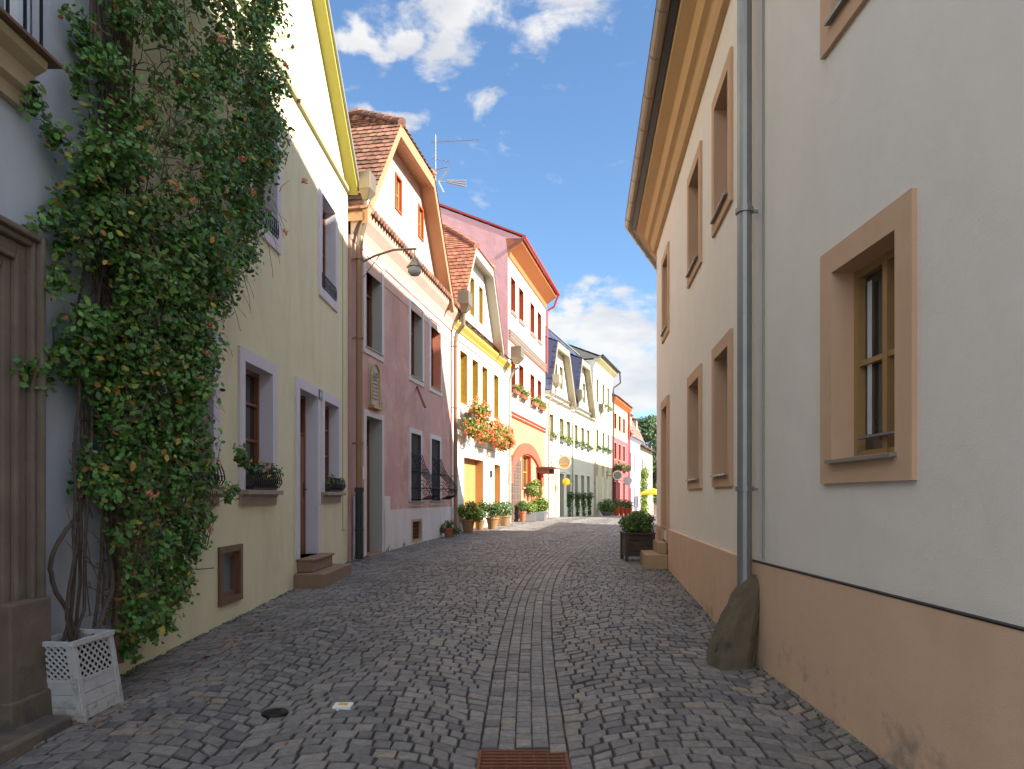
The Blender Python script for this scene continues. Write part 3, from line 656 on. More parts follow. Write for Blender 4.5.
# cove cornice with its row of tiles, the upper plaster band
mb=MB(); sweep(mb,WC,12.9,20.15,[(.003,6.46),(.03,6.48),(.05,6.58),(.12,6.74),(.24,6.9),(.28,6.98),(.28,7.03),(.003,7.04)]); mb.build('cornice',M['wallC2'],hC)
mb=MB(); sweep(mb,WC,12.92,20.12,[(.002,6.12),(.012,6.12),(.012,6.45),(.002,6.45)]); mb.build('frieze',M['wallC2'],hC)
mb=MB()
Y=12.9
while Y<20.0:
    mb.tube([WC.p(Y+.08,-.05,7.16),WC.p(Y+.08,.36,7.07)],.062,8); Y+=.15
mb.build('cornice_tiles',M['tile'],hC)
mb=MB(); sweep(mb,WC,14.62,17.95,[(.002,1.30),(.03,1.30),(.02,.2),(.002,.2)][::-1]); wbox(mb,WC,14.62,20.17,.002,.028,.2,1.32); wbox(mb,WC,14.60,14.95,.002,.027,1.32,1.62); wbox(mb,WC,12.95,13.42,.002,.028,.15,1.62)
wC_pl=MB()
ph=[hole(*Cb,g=.02)]
facade(wC_pl,WC,14.62,20.17,[(14.62,1.32),(20.17,1.32)],ph,zb=.1,n=.028,sides=False); facade(wC_pl,WC,14.6,14.95,[(14.6,1.62),(14.95,1.62)],[],zb=1.32,n=.0275,sides=False)
facade(wC_pl,WC,12.95,13.42,[(12.95,1.62),(13.42,1.62)],[],zb=.1,n=.028,sides=False)
sweep(wC_pl,WC,14.96,20.17,[(.0,1.32),(.028,1.32)],False)
wC_pl.build('plinth',M['plinthC'],hC)
for k,(a,b,c,d_) in enumerate(CU): window(hC,WC,a,b,c,d_,.13,('offwhite','greypaint' if k<2 else 'salmon'),'doorwood','glass',.24,.03,(2,(.66,)),('greypipe',.04,.06,.02))  # salmon on the third reveal puts its grazing sunlight into the colour
for a,b,c,d_ in CG: window(hC,WC,a,b,c,d_,.05,'redpaint','orangewood','glasswarm',.10,.012,(1,2),None)
for a,b,c,d_ in CL:
    o=window(hC,WC,a,b,c,d_,.12,('offwhite','shutter'),'shutter','glass',.10,.035,(2,3),('sill',.12,.08,.05))
    mb=MB(); wbox(mb,WC,a+.02,b-.02,-.07,-.04,c+.02,d_-.02)
    for i in range(6): wbox(mb,WC,a+.05+i*(b-a-.1)/6,a+.05+i*(b-a-.1)/6+.02,-.04,-.025,c+.05,d_-.05)
    mb.build('shutter',M['shutter'],o)
    # bellied wrought iron grille
    mb=MB(); H=d_-c; prof=[(.0,0),(.30,.0),(.48,.10),(.52,.28),(.42,.48),(.24,.68),(.12,.9),(.06,1.12)]
    n_=7
    for i in range(n_):
        Y=a-.02+(b-a+.04)*i/(n_-1); mb.tube([WC.p(Y,pn,c+.04+pz*.98) for pn,pz in prof],.010,6)
    for idx in (1,3,5,7):
        pn,pz=prof[idx]; mb.tube([WC.p(a-.02,0,c+.04+pz*.98),WC.p(a-.02,pn,c+.04+pz*.98),WC.p(b+.02,pn,c+.04+pz*.98),WC.p(b+.02,0,c+.04+pz*.98)],.009,6)
    for side in (a-.02,b+.02):      # scrolls on the cheeks
        for (cn,cz,r0,tn) in ((.28,.30,.17,1.7),(.13,.66,.10,1.5),(.40,.14,.08,1.4)):
            mb.tube([WC.p(side,cn+r0*(1-t/26)*math.cos(t*tn*2*math.pi/24),c+.05+cz+r0*(1-t/26)*math.sin(t*tn*2*math.pi/24)) for t in range(24)],.007,5)
    for i in range(n_-1):
        Y=a-.02+(b-a+.04)*(i+.5)/(n_-1)
        mb.tube([WC.p(Y+.05*math.cos(q*.7),.50,c+.26+.05*math.sin(q*.7)) for q in range(10)],.006,5)
    mb.build('grille',M['iron'],o)
s=window(hC,WC,*Cd,.12,('offwhite','greypaint'),'doorwood','glass',.30,.035,(1,(.8,)),None,False,name='door')
mb=MB(); wbox(mb,WC,13.62,14.43,-.29,-.25,.45,2.64); 
for z0,z1 in ((.6,1.2),(1.3,1.9),(2.0,2.55)): wbox(mb,WC,13.7,14.35,-.25,-.235,z0,z1)
mb.build('door_leaf',M['doorwood'],s)
mb=MB(); wbox(mb,WC,13.55,14.5,-.28,.12,.3,.44); mb.build('doorstep',M['stepbrown'],hC,bevel=.01)
s=window(hC,WC,*Cb,.06,'sand','rust','glass',.08,.04,(4,5),None,fw=.02)
# plaque: arched cream relief with ribs, gilded rim, small plate beside it
mb=MB(); a,b,c,d_=13.78,14.22,3.46,4.28
pts=[(a,c),(b,c),(b,d_-.2)]+[((a+b)/2+(b-a)/2*math.cos(t*math.pi/8),d_-.2+.24*math.sin(t*math.pi/8)) for t in range(1,8)]+[(a,d_-.2)]
mb.poly([WC.p(y,.05,z) for y,z in pts])
for (y0,z0),(y1,z1) in zip(pts,pts[1:]+pts[:1]): mb.quad(WC.p(y0,.05,z0),WC.p(y1,.05,z1),WC.p(y1,0,z1),WC.p(y0,0,z0))
for k in range(7): sweep(mb,WC,a+.08,b-.08,[(.05,c+.14+k*.075),(.075,c+.16+k*.075),(.05,c+.18+k*.075)])
for k in range(9): 
    t=k*.7; mb.tube([WC.p(14.0+.08*math.cos(t),.05,4.1+.07*math.sin(t)),WC.p(14.0+.05*math.cos(t+.4),.09,4.1+.05*math.sin(t+.4))],.018,6)
pq=mb.build('relief_plaque',M['chalk'],hC)
mb=MB(); mb.tube([WC.p(y,.06,z) for y,z in pts+pts[:1]],.022,8); wbox(mb,WC,a-.04,b+.04,.005,.13,c-.06,c-.0); mb.build('rim',M['gold'],pq)
mb=MB(); wbox(mb,WC,14.26,14.42,.004,.03,3.44,3.58); npl=mb.build('number_plate',M['plate'],hC)
text('number','22',WC,14.34,.032,3.51,.09,'white',npl)
mb=MB(); wbox(mb,WC,13.44,13.5,.004,.03,1.95,2.2); mb.build('door_bell',M['white'],hC)
mb=MB(); mb.tube([WC.p(16.85,.01,4.32),WC.p(16.2,.42,3.72)],.028,8); mb.build('flag_holder',M['rust'],hC)
vC=[(12.85,6.95),(14.7,9.55),(17.15,9.55),(19.05,6.95)]
mb=MB(); verge(mb,WC,vC,-.03,.30,.16); mb.build('verge_board',M['vergewood'],hC)
mb=MB(); verge(mb,WC,[(a,z+.04) for a,z in vC],.26,.36,.26); mb.build('barge_board',M['vergewood'],hC)
jerk_roof(hC,WC,[(a,z+.06) for a,z in vC],.38,(15.93,-1.1,10.65),7.5,'tile')
# downpipe with cast shoe, hopper and swan neck between B and C
dp=pipe(hC,WC,12.98,.14,1.72,6.35,.065,'brownpipe',(2.6,4.6,6.1)); 
mb=MB(); mb.tube([WC.p(12.98,.14,.42),WC.p(12.98,.14,1.72)],.075,12); mb.tube([WC.p(12.98,.14,1.70),WC.p(12.98,.14,1.78)],.09,12); mb.tube([WC.p(12.98,.14,.95),WC.p(12.98,.14,1.0)],.085,12); mb.build('pipe_shoe',M['darkpipe'],dp)
mb=MB(); mb.tube([WC.p(12.98,.14,6.3),WC.p(12.98,.16,6.55),WC.p(12.95,.28,6.9),WC.p(12.95,.3,7.22)],.065,12); mb.build('pipe_neck',M['brasszinc'],dp)
hp=hopper(dp,WC,12.93,.30,7.18,'brasszinc',.15,.5)
dp=pipe(hC,WC,20.05,.14,.5,6.2,.06,'brownpipe',(2.2,4.2,6.0))
mb=MB(); mb.tube([WC.p(20.05,.14,6.15),WC.p(20.05,.18,6.4),WC.p(20.0,.38,6.62),WC.p(19.95,.42,7.0)],.065,12); mb.build('pipe_neck',M['brasszinc'],dp)
hopper(dp,WC,19.95,.42,6.95,'brasszinc',.22,.6)

# ---------------------------------------------------------------- house D (ivory, amber openings)
hD=house('ivory_house',WD,23.5,'ivory house with amber yellow openings and cornice and huge geranium baskets')
DU=[(20.95,21.7,4.5,6.12),(22.25,22.95,4.5,6.12),(23.45,24.15,4.5,6.12),(25.05,25.75,4.5,6.12)]
DG=[(22.0,22.5,7.5,8.75),(23.05,23.55,7.5,8.75)]; DD=[(21.3,23.55,.53,2.85),(25.05,25.95,.57,2.8)]
DT=[(20.22,6.9),(20.35,7.2),(21.65,9.3),(23.6,9.3),(25.1,7.2),(25.3,6.9),(27.29,6.9)]
mb=MB(); facade(mb,WD,20.22,27.29,DT,[hole(*h) for h in DU+DG+DD],depth=8); mb.build('wall',M['wallD'],hD)
for q in DU: window(hD,WD,*q,.02,('wallD','amber'),'amber','glasswarm',.26,.01,(2,2),None)
for q in DG: window(hD,WD,*q,.02,('wallD','amber'),'amber','glasswarm',.26,.01,(1,2),None)
s=window(hD,WD,*DD[0],.05,('wallD','orangewood'),'orangewood','glasswarm',.32,.02,(3,1),None,False,name='gate')
mb=MB(); wbox(mb,WD,21.32,23.53,-.30,-.26,.55,2.83); mb.build('gate_panel',M['orangewood'],s)
s=window(hD,WD,*DD[1],.05,('wallD','orangewood'),'orangewood','glasswarm',.3,.02,(1,1),None,False,name='door')
mb=MB(); wbox(mb,WD,25.07,25.93,-.28,-.24,.58,2.78); mb.build('door_leaf',M['orangewood'],s)
mb=MB(); sweep(mb,WD,20.24,27.2,[(.003,6.6),(.04,6.62),(.06,6.68),(.15,6.78),(.18,6.86),(.003,6.88)]); mb.build('cornice',M['yellow'],hD)
mb=MB(); sweep(mb,WD,20.24,27.2,[(.003,6.34),(.03,6.35),(.03,6.38),(.003,6.39)]); mb.build('string_course',M['greywood'],hD)
mb=MB(); tiles(mb,WD.p(20.2,.28,6.93),WD.p(27.25,.28,6.93),WD.p(27.25,-.02,7.12),WD.p(20.2,-.02,7.12)); mb.build('cornice_tiles',M['tileD'],hD)
mb=MB()
for z in (3.0,3.22): wbox(mb,WD,21.0,25.9,.2,.215,z,z+.015)
for k in range(4): wbox(mb,WD,21.0+k*1.6,21.015+k*1.6,0,.21,3.0,3.02)
mb.build('wall_rail',M['iron'],hD)
vD=[(20.1,6.95),(21.55,9.42),(23.7,9.42),(25.25,6.95)]
mb=MB(); verge(mb,WD,vD,-.03,.28,.15); mb.build('verge_board',M['greywood'],hD)
mb=MB(); verge(mb,WD,[(a,z+.04) for a,z in vD],.24,.34,.26); mb.build('barge_board',M['greywood'],hD)
jerk_roof(hD,WD,[(a,z+.06) for a,z in vD],.36,(22.6,-1.15,10.7),8,'tileD')
dp=pipe(hD,WD,27.05,.14,.55,6.35,.055,'greypipe',(2.5,4.8))
mb=MB(); mb.tube([WD.p(27.05,.14,6.3),WD.p(27.05,.3,6.6),WD.p(27.0,.5,6.7)],.055,10); mb.build('pipe_neck',M['greypipe'],dp)
hopper(dp,WD,26.6,.5,6.75,'brasszinc',.28,.65)
mb=MB(); wbox(mb,WD,24.5,24.62,.004,.06,2.3,2.55); mb.build('letter_box',M['iron'],hD)

# ---------------------------------------------------------------- house E (tall, red shutters)
hE=house('tall_white_house',WE,31,'tall white house with red windows, lilac side wall and coral arch on salmon ground floor')
EU=[(27.75,28.45,9.2,10.55),(29.15,29.95,9.2,10.55),(31.35,32.2,9.2,10.55),(32.95,33.75,9.2,10.55)]
EM=[(a,b,5.85,7.25) for a,b,_,_ in EU]
Eg=(27.75,29.25,.55,3.3); Ew=(29.75,31.35,2.0,3.45); Ed=(32.9,33.85,.58,2.8)
mb=MB(); facade(mb,WE,27.32,34.79,[(27.32,11.5),(34.79,11.5)],[hole(*h) for h in EU+EM],zb=4.9,sides=False); 
mb.build('wall',M['wallE'],hE)
mb=MB()
facade(mb,WE,27.32,34.79,[(27.32,4.9),(34.79,4.9)],[hole(*h) for h in (Eg,Ew,Ed)],zb=-.1,sides=False); mb.build('ground_floor_wall',M['salmon'],hE)
mb=MB(); P=WE.p
for Y in (27.32,34.79): mb.poly([P(Y,0,-.2),P(Y,-9,-.2),P(Y,-9,11.75),P(Y,-4.5,14.22),P(Y,.56,11.93),P(Y,.5,11.72),P(Y,0,11.45)])
mb.quad(P(27.32,-9,-.2),P(34.79,-9,-.2),P(34.79,-9,11.6),P(27.32,-9,11.6)); mb.build('side_wall',M['fireE'],hE)
for q in EU+EM:
    o=window(hE,WE,*q,.03,('redpaint','redpaint'),'redpaint','glasswarm',.26,.02,(2,2),None)
    mb=MB(); sweep(mb,WE,q[0]-.12,q[1]+.12,[(.003,q[2]-.16),(.05,q[2]-.14),(.10,q[2]-.06),(.10,q[2]-.035),(.003,q[2]-.033)]); mb.build('sill',M['sill'],o)
mb=MB(); 
for z in (8.0,8.14,8.27): sweep(mb,WE,27.34,34.78,[(.003,z-.06),(.04,z-.05),(.11,z+.03),(.11,z+.05),(.003,z+.052)])
mb.build('string_course',M['sill'],hE)
mb=MB(); sweep(mb,WE,27.34,34.78,[(.003,7.9),(.02,7.9),(.02,8.33),(.003,8.33)]); mb.build('string_band',M['redpaint'],hE)
mb=MB()
for z in (4.9,5.05): sweep(mb,WE,27.34,34.78,[(.003,z-.05),(.04,z-.04),(.09,z+.03),(.003,z+.035)])
mb.build('string_course',M['redpaint'],hE)
mb=MB(); yc,ra,rh=30.7,3.05,1.65; NN=20
def ell(t,a,h): return (yc+a*math.cos(t),2.15+h*math.sin(t))
for k in range(NN):
    t0,t1=math.pi*k/NN,math.pi*(k+1)/NN; o0,o1=ell(t0,ra+.35,rh+.2),ell(t1,ra+.35,rh+.2); i0,i1=ell(t0,ra-.15,rh-.28),ell(t1,ra-.15,rh-.28)
    q=[WE.p(i0[0],.0,i0[1]),WE.p(i0[0],.09,i0[1]),WE.p(o0[0],.09,o0[1]),WE.p(o0[0],.0,o0[1]),WE.p(i1[0],.0,i1[1]),WE.p(i1[0],.09,i1[1]),WE.p(o1[0],.09,o1[1]),WE.p(o1[0],.0,o1[1])]
    mb.hexa(q)
mb.build('arch_band',M['redarch'],hE)
s=window(hE,WE,*Eg,.0,('redarch','redarch'),'darkwood','glass',.25,.012,(1,1),None,False,name='gate')
mb=MB(); a,b=27.72,29.28
wbox(mb,WE,a,b,.03,.07,.6,3.15)
for i in range(6):
    for j in range(9): mb.box(*[0,0,0,0,0,0]) if False else wbox(mb,WE,a+.06+i*.245,a+.23+i*.245,0.07,.10,.68+j*.28,.90+j*.28)
mb.build('gate_leaf',M['rustgrey'],s)
window(hE,WE,*Ew,.06,('redarch','redarch'),'yellow','glasswarm',.2,.03,(2,2),('sill',.05,.08,.04))
s=window(hE,WE,*Ed,.05,('redarch','redarch'),'brownwood','glasswarm',.28,.02,(2,(.8,)),None,False,name='door')
mb=MB(); wbox(mb,WE,32.6,34.3,.0,.85,2.98,3.05); wbox(mb,WE,32.7,32.76,.0,.6,2.75,2.98); wbox(mb,WE,34.1,34.16,0,.6,2.75,2.98); mb.build('door_canopy',M['brownwood'],hE)
mb=MB(); sweep(mb,WE,27.32,34.79,[(.003,11.2),(.06,11.22),(.1,11.4),(.58,11.72),(.6,11.9),(-.1,11.95)]); mb.build('eaves_soffit',M['orange'],hE)
mb=MB(); mb.tube([WE.p(27.2,.68,11.9),WE.p(34.9,.68,11.9)],.085,10); mb.tube([WE.p(34.85,.68,11.85),WE.p(34.9,.45,11.3),WE.p(34.85,.1,11.1)],.05,8); mb.tube([WE.p(34.85,.1,11.1),WE.p(34.85,.1,7.9)],.045,8); mb.build('gutter',M['redpipe'],hE)
mb=MB(); tiles(mb,WE.p(27.33,.66,11.92),WE.p(34.85,.66,11.92),WE.p(34.85,-4.5,14.3),WE.p(27.33,-4.5,14.3),.3,.3); tiles(mb,WE.p(34.85,-9.3,11.6),WE.p(27.33,-9.3,11.6),WE.p(27.25,-4.5,14.3),WE.p(34.85,-4.5,14.3),.3,.3)
mb.quad(WE.p(27.34,.66,11.9),WE.p(34.85,.66,11.9),WE.p(34.85,-4.5,14.26),WE.p(27.34,-4.5,14.26)); mb.quad(WE.p(27.34,-9.3,11.6),WE.p(34.85,-9.3,11.6),WE.p(34.85,-4.5,14.26),WE.p(27.34,-4.5,14.26))
mb.build('roof',M['tileG'],hE)
mb=MB(); wbox(mb,WE,27.22,27.3,-4.5,.66,11.9,11.96) if False else None
P=WE.p; mb.add([P(27.29,.66,11.95),P(27.29,-4.5,14.28),P(27.42,-4.5,14.28),P(27.42,.66,11.95),P(27.29,.66,12.02),P(27.29,-4.5,14.38),P(27.42,-4.5,14.38),P(27.42,.66,12.02)],[(0,1,2,3),(4,5,6,7),(0,1,5,4),(3,2,6,7),(0,3,7,4)]); mb.build('verge_flashing',M['redpipe'],hE)
# ---------------------------------------------------------------- house F (cream, twin gables, slate roof) and F3
hF=house('twin_gable_house',WF,40,'cream house with two grey edged gables under a blue slate mansard roof')
F1=[(35.45,36.3),(37.5,38.4),(39.0,39.85),(40.9,41.65),(42.5,43.3),(44.1,44.9)]
FG=[(36.4,37.1),(37.5,38.2),(41.75,42.4),(42.95,43.6)]
holesF=[(a,b,4.75,5.95) for a,b in F1]+[(a,b,7.55,8.8) for a,b in FG]
grd=[(37.5,38.4,.5,2.9),(39.0,39.85,1.0,2.9),(40.9,41.65,1.0,2.95),(42.5,43.3,1.0,2.95),(44.1,44.9,1.0,2.95)]
gateF=(35.2,36.9,.55,2.85)
topF=[(34.81,7.05),(34.9,7.4),(36.0,9.5),(38.1,9.5),(39.6,7.05),(40.3,7.05),(41.45,9.7),(43.2,9.7),(45.0,7.05),(46.19,7.05)]
mb=MB(); facade(mb,WF,34.81,46.19,topF,[hole(*h) for h in holesF+grd+[gateF]],depth=8); mb.build('wall',M['wallF'],hF)
for q in holesF: window(hF,WF,*q,.04,('wallF','olive'),'olive','glass',.2,.02,(1,2),None)
for q in grd: window(hF,WF,*q,.04,('wallF','greypaint'),'olive','glass',.2,.02,(1,2),None)
s=window(hF,WF,*gateF,.05,('wallF','signcream'),'signcream','glasswarm',.12,.02,(2,1),None,False,name='gate')
mb=MB(); wbox(mb,WF,35.25,36.85,-.1,-.06,.6,2.8); mb.build('gate_leaf',M['signcream'],s)
mb=MB()
for z in (6.7,6.98): sweep(mb,WF,34.83,46.19,[(.003,z-.05),(.05,z-.04),(.16,z+.05),(.16,z+.08),(.003,z+.083)])
mb.build('string_course',M['greywood'],hF)
for k,(v_,apex) in enumerate((([(34.7,7.0),(35.85,9.7),(38.2,9.7),(39.75,7.0)],37),([(40.1,7.0),(41.3,9.9),(43.3,9.9),(45.1,7.0)],42.3))):
    mb=MB(); verge(mb,WF,v_,-.03,.34,.2); verge(mb,WF,[(a,z+.03) for a,z in v_],.3,.4,.34); mb.build('verge_board',M['taupe'],hF)
    mb=MB(); P=WF.p; A,B,C,D=v_
    tiles(mb,P(A[0],.38,A[1]+.06),P(A[0],-1.5,A[1]+.06),P(B[0],-1.5,B[1]+.06),P(B[0],.38,B[1]+.06),.3,.3)
    tiles(mb,P(C[0],.38,C[1]+.06),P(C[0],-1.5,C[1]+.06),P(D[0],-1.5,D[1]+.06),P(D[0],.38,D[1]+.06),.3,.3)
    tiles(mb,P(B[0],.38,B[1]+.06),P(C[0],.38,C[1]+.06),P(C[0],-1.5,C[1]+.9),P(B[0],-1.5,B[1]+.9),.3,.3)
    mb.add([P(A[0],.36,A[1]+.03),P(B[0],.36,B[1]+.03),P(C[0],.36,C[1]+.03),P(D[0],.36,D[1]+.03),P(A[0],-2,A[1]+.03),P(B[0],-2,B[1]+.9),P(C[0],-2,C[1]+.9),P(D[0],-2,D[1]+.03)],[(0,4,5,1),(1,5,6,2),(2,6,7,3)])
    mb.build('gable_roof',M['slate'],hF)
mb=MB(); P=WF.p
for a,b in ((34.85,35.9),(38.1,41.4),(43.2,46.15)): pass
tiles(mb,P(34.85,-.05,7.15),P(46.15,-.05,7.15),P(46.15,-1.0,11.2),P(34.85,-1.0,11.2),.32,.3)
tiles(mb,P(34.85,-1.0,11.2),P(46.15,-1.0,11.2),P(45.5,-4.2,12.5),P(36,-4.2,12.5),.32,.3)
mb.add([P(34.85,-.07,7.1),P(46.15,-.07,7.1),P(46.15,-1.03,11.17),P(34.85,-1.03,11.17),P(45.5,-4.2,12.45),P(36,-4.2,12.45),P(46.15,-8.1,7.1),P(34.85,-8.1,7.1)],[(0,1,2,3),(3,2,4,5),(5,4,6,7),(0,3,5,7),(1,2,4,6)])
mb.build('roof',M['slate'],hF)
mb=MB(); mb.tube([P(34.9,-.98,11.24),P(46.1,-.98,11.24)],.05,8); mb.build('roof_rail',M['greypipe'],hF)
for k,(Y,nm) in enumerate(((35.0,'taupe'),(39.95,'greypipe'),(46.0,'taupe'))):
    dp=pipe(hF,WF,Y,.13,interp(ZP,Y),6.4,.05,nm,(2.5,4.8))
    mb=MB(); mb.tube([WF.p(Y,.13,6.35),WF.p(Y,.2,6.6),WF.p(Y+.15,.45,6.9),WF.p(Y+.15,.5,7.3)],.05,8); mb.build('pipe_neck',M[nm],dp)
    hopper(dp,WF,Y+.15,.5,7.2,'taupe',.24,.65)
hH3=house('ochre_house',WF,49,'tall light ochre house with three rows of plain openings and planted window boxes')
F3=[(46.9,47.6),(48.9,49.6),(50.7,51.4)]
hs=[(a,b,z0,z1) for a,b in F3 for z0,z1 in ((8.15,9.75),(4.95,6.25),(.7,3.05))]
mb=MB(); facade(mb,WF,46.21,52.59,[(46.21,10.9),(52.59,10.9)],[hole(*h) for h in hs],zb=4,depth=8); mb.build('wall',M['wallF'],hH3)
mb=MB(); facade(mb,WF,46.21,52.59,[(46.21,4.0),(52.59,4.0)],[hole(*h) for h in hs if h[2]<4],depth=8); mb.build('ground_floor_wall',M['wallF3'],hH3)
for q in hs: window(hH3,WF,*q,.04,('wallF','olive'),'olive','glass',.2,.02,(1,2),None)
mb=MB(); sweep(mb,WF,46.21,52.6,[(.003,10.4),(.05,10.5),(.12,10.75),(.45,10.95),(.47,11.1),(0,11.1)]); mb.build('cornice',M['signcream'],hH3)
mb=MB(); tiles(mb,P(46.2,.55,11.1),P(52.6,.55,11.1),P(52.6,-4,13),P(46.2,-4,13),.32,.3); mb.quad(P(46.2,.52,11.08),P(52.6,.52,11.08),P(52.6,-4,12.95),P(46.2,-4,12.95)); mb.quad(P(46.2,-8,11),P(52.6,-8,11),P(52.6,-4,12.95),P(46.2,-4,12.95)); mb.add([P(46.2,.5,11),P(46.2,-8,11),P(46.2,-4,12.95)],[(0,1,2)]); mb.add([P(52.6,.5,11),P(52.6,-8,11),P(52.6,-4,12.95)],[(0,1,2)]); mb.build('roof',M['greywood'],hH3)
mb=MB(); mb.tube([P(46.2,.6,11.15),P(52.7,.6,11.15)],.08,8); mb.tube([P(52.65,.6,11.1),P(52.9,.6,10.4),P(52.6,.15,10.0),P(52.5,.13,9.7),P(52.5,.13,.4)],.055,8); mb.build('gutter',M['darkpipe'],hH3)
# ---------------------------------------------------------------- house G (peach above rose)
hG=house('peach_rose_house',WF,56,'narrow house with peach upper storey and rose red ground floor')
gs=[(a,b,z0,z1) for a,b in ((53.5,54.4),(55.4,56.3),(57.4,58.3)) for z0,z1 in ((7.0,8.2),(4.6,5.9))]; gg=[(53.2,54.2,.2,2.8),(55.2,56.0,.9,2.8),(57.4,58.3,.2,2.8)]
mb=MB(); facade(mb,WF,52.61,59.9,[(52.61,9.2),(59.9,9.2)],[hole(*h) for h in gs if h[2]>6],zb=6.3,depth=8); mb.build('wall',M['wallG'],hG)
mb=MB(); facade(mb,WF,52.61,59.9,[(52.61,6.3),(59.9,6.3)],[hole(*h) for h in gs+gg if h[2]<6],zb=-.6,depth=8); mb.build('ground_floor_wall',M['wallG2'],hG)
for q in gs+gg: window(hG,WF,*q,.04,('wallG','redpaint'),'redpaint','glasswarm',.2,.02,(1,2),None)
mb=MB(); sweep(mb,WF,52.61,60,[(.003,8.9),(.05,8.95),(.35,9.2),(.37,9.35),(0,9.36)]); mb.build('cornice',M['orange'],hG)
mb=MB(); tiles(mb,P(52.6,.5,9.35),P(60,.5,9.35),P(60,-4,11.6),P(52.6,-4,11.6),.3,.3); mb.quad(P(52.6,.48,9.33),P(60,.48,9.33),P(60,-4,11.55),P(52.6,-4,11.55)); mb.quad(P(52.6,-8,9.2),P(60,-8,9.2),P(60,-4,11.55),P(52.6,-4,11.55));mb.add([P(60,.3,9.2),P(60,-8,9.2),P(60,-4,11.55)],[(0,1,2)]); rg=mb.build('roof',M['tileG'],hG)
mb=MB(); wbox(mb,WF,53.2,54.0,-1.2,-.5,9.6,11.3); wbox(mb,WF,53.1,54.1,-1.3,-.4,11.3,11.45); mb.build('chimney',M['tileG'],rg)
mb=MB(); mb.tube([P(59.8,.13,9.2),P(59.8,.13,-.2)],.09,8); mb.build('downpipe',M['redpipe'],hG)
# ---------------------------------------------------------------- house H (lilac), I (faded cream)
hH=house('lilac_house',WF,63,'low lilac white house under a brown tiled roof with dormers')
q4=[(a,b,z0,z1) for a,b in ((60.9,61.6),(62.9,63.6),(65.2,65.9)) for z0,z1 in ((3.9,5.6),(.6,2.4))]
mb=MB(); facade(mb,WF,59.92,66.9,[(59.92,7.0),(66.9,7.0)],[hole(*h) for h in q4],zb=-.8,depth=8); mb.build('wall',M['wallH'],hH)
for q in q4: window(hH,WF,*q,.06,('wallH','greypaint'),'greypaint','glass',.16,.02,(1,2),None)
mb=MB(); tiles(mb,P(59.9,.4,6.95),P(67,.4,6.95),P(67,-.9,10.2),P(59.9,-.9,10.2),.3,.3); mb.quad(P(59.9,.38,6.9),P(67,.38,6.9),P(67,-.93,10.2),P(59.9,-.93,10.2)); mb.quad(P(59.9,-.93,10.2),P(67,-.93,10.2),P(67,-4,11.4),P(59.9,-4,11.4)); mb.quad(P(59.9,-8,6.9),P(67,-8,6.9),P(67,-4,11.4),P(59.9,-4,11.4)); mb.poly([P(67,.3,6.9),P(67,-8,6.9),P(67,-4,11.38),P(67,-.93,10.18)]); rh_=mb.build('roof',M['tileH'],hH)
for Y in (61.5,65.0):
    mb=MB(); wbox(mb,WF,Y-.4,Y+.4,-2.2,.0,8.0,8.9); sweep(mb,WF,Y-.55,Y+.55,[(.15,8.9),(-2.6,9.5),(-2.6,9.6),(.15,9.0)]); mb.build('dormer',M['greywood'],rh_)
mb=MB(); sweep(mb,WF,59.95,66.95,[(.003,6.7),(.3,6.85),(.32,6.92),(0,6.93)]); mb.build('cornice',M['wallH'],hH)
hI=house('faded_cream_house',WF,70,'small faded cream house at the far end of the lane with climbing greenery')
q5=[(a,b,z0,z1) for a,b in ((68.2,69.0),(70.5,71.3),(73,73.8)) for z0,z1 in ((3.6,5.4),(.3,2.2))]
mb=MB(); facade(mb,WF,66.95,76,[(66.95,6.6),(76,6.6)],[hole(*h) for h in q5],zb=-1.4,depth=8); mb.build('wall',M['wallI'],hI)
for q in q5: window(hI,WF,*q,.06,('wallI','greypaint'),'greypaint','glass',.16,.02,(1,2),None)
mb=MB(); tiles(mb,P(66.9,.5,6.5),P(76.2,.5,6.5),P(76.2,-3.5,9.4),P(66.9,-3.5,9.4),.35,.35); mb.quad(P(66.9,.48,6.46),P(76.2,.48,6.46),P(76.2,-3.5,9.36),P(66.9,-3.5,9.36)); mb.quad(P(66.9,-8,6.5),P(76.2,-8,6.5),P(76.2,-3.5,9.36),P(66.9,-3.5,9.36)); mb.build('roof',M['tileH'],hI)

# ---------------------------------------------------------------- right building
hR=empty('corner_house',(3,5,0),'long warm white house with apricot plinth, window surrounds and ochre eaves','house')
def line_pts(off):   # plan of the facade, mitred, n = off towards the street
    ws=[WRn,WRf,WRb]; pts=[WRn.p(-3,off,0)[:2]]
    for a,b in ((WRn,WRf),(WRf,WRb)):
        # intersection of offset lines
        pa=Vector(a.p(0,off,0)[:2]); da=Vector((a.m,1)); pb=Vector(b.p(0,off,0)[:2]); db=Vector((b.m,1))
        t=((pb.x-pa.x)*db.y-(pb.y-pa.y)*db.x)/(da.x*db.y-da.y*db.x); q=pa+da*t; pts.append((q.x,q.y))
    pts.append(WRb.p(17.6,off,0)[:2]); return pts
def sweepR(mb,prof,mi=0,segs=(0,1,2)):
    L_=[line_pts(n) for n,z in prof]
    for k in segs:
        for i in range(len(prof)-1):
            a,b=L_[i],L_[i+1]; z0,z1=prof[i][1],prof[i+1][1]
            mb.quad((*a[k],z0),(*a[k+1],z0),(*b[k+1],z1),(*b[k],z1),mi)
RN=[(3.78,4.51,1.85,3.08),(3.78,4.51,4.75,6.1),(-.5,.3,1.85,3.08)]
RF=[(6.9,7.62,1.85,3.13),(8.68,9.5,1.85,3.13),(6.9,7.62,4.68,5.92),(8.68,9.5,4.68,5.92),(12.0,12.72,4.62,5.9)]; RD=(12.0,12.75,.80,3.22)
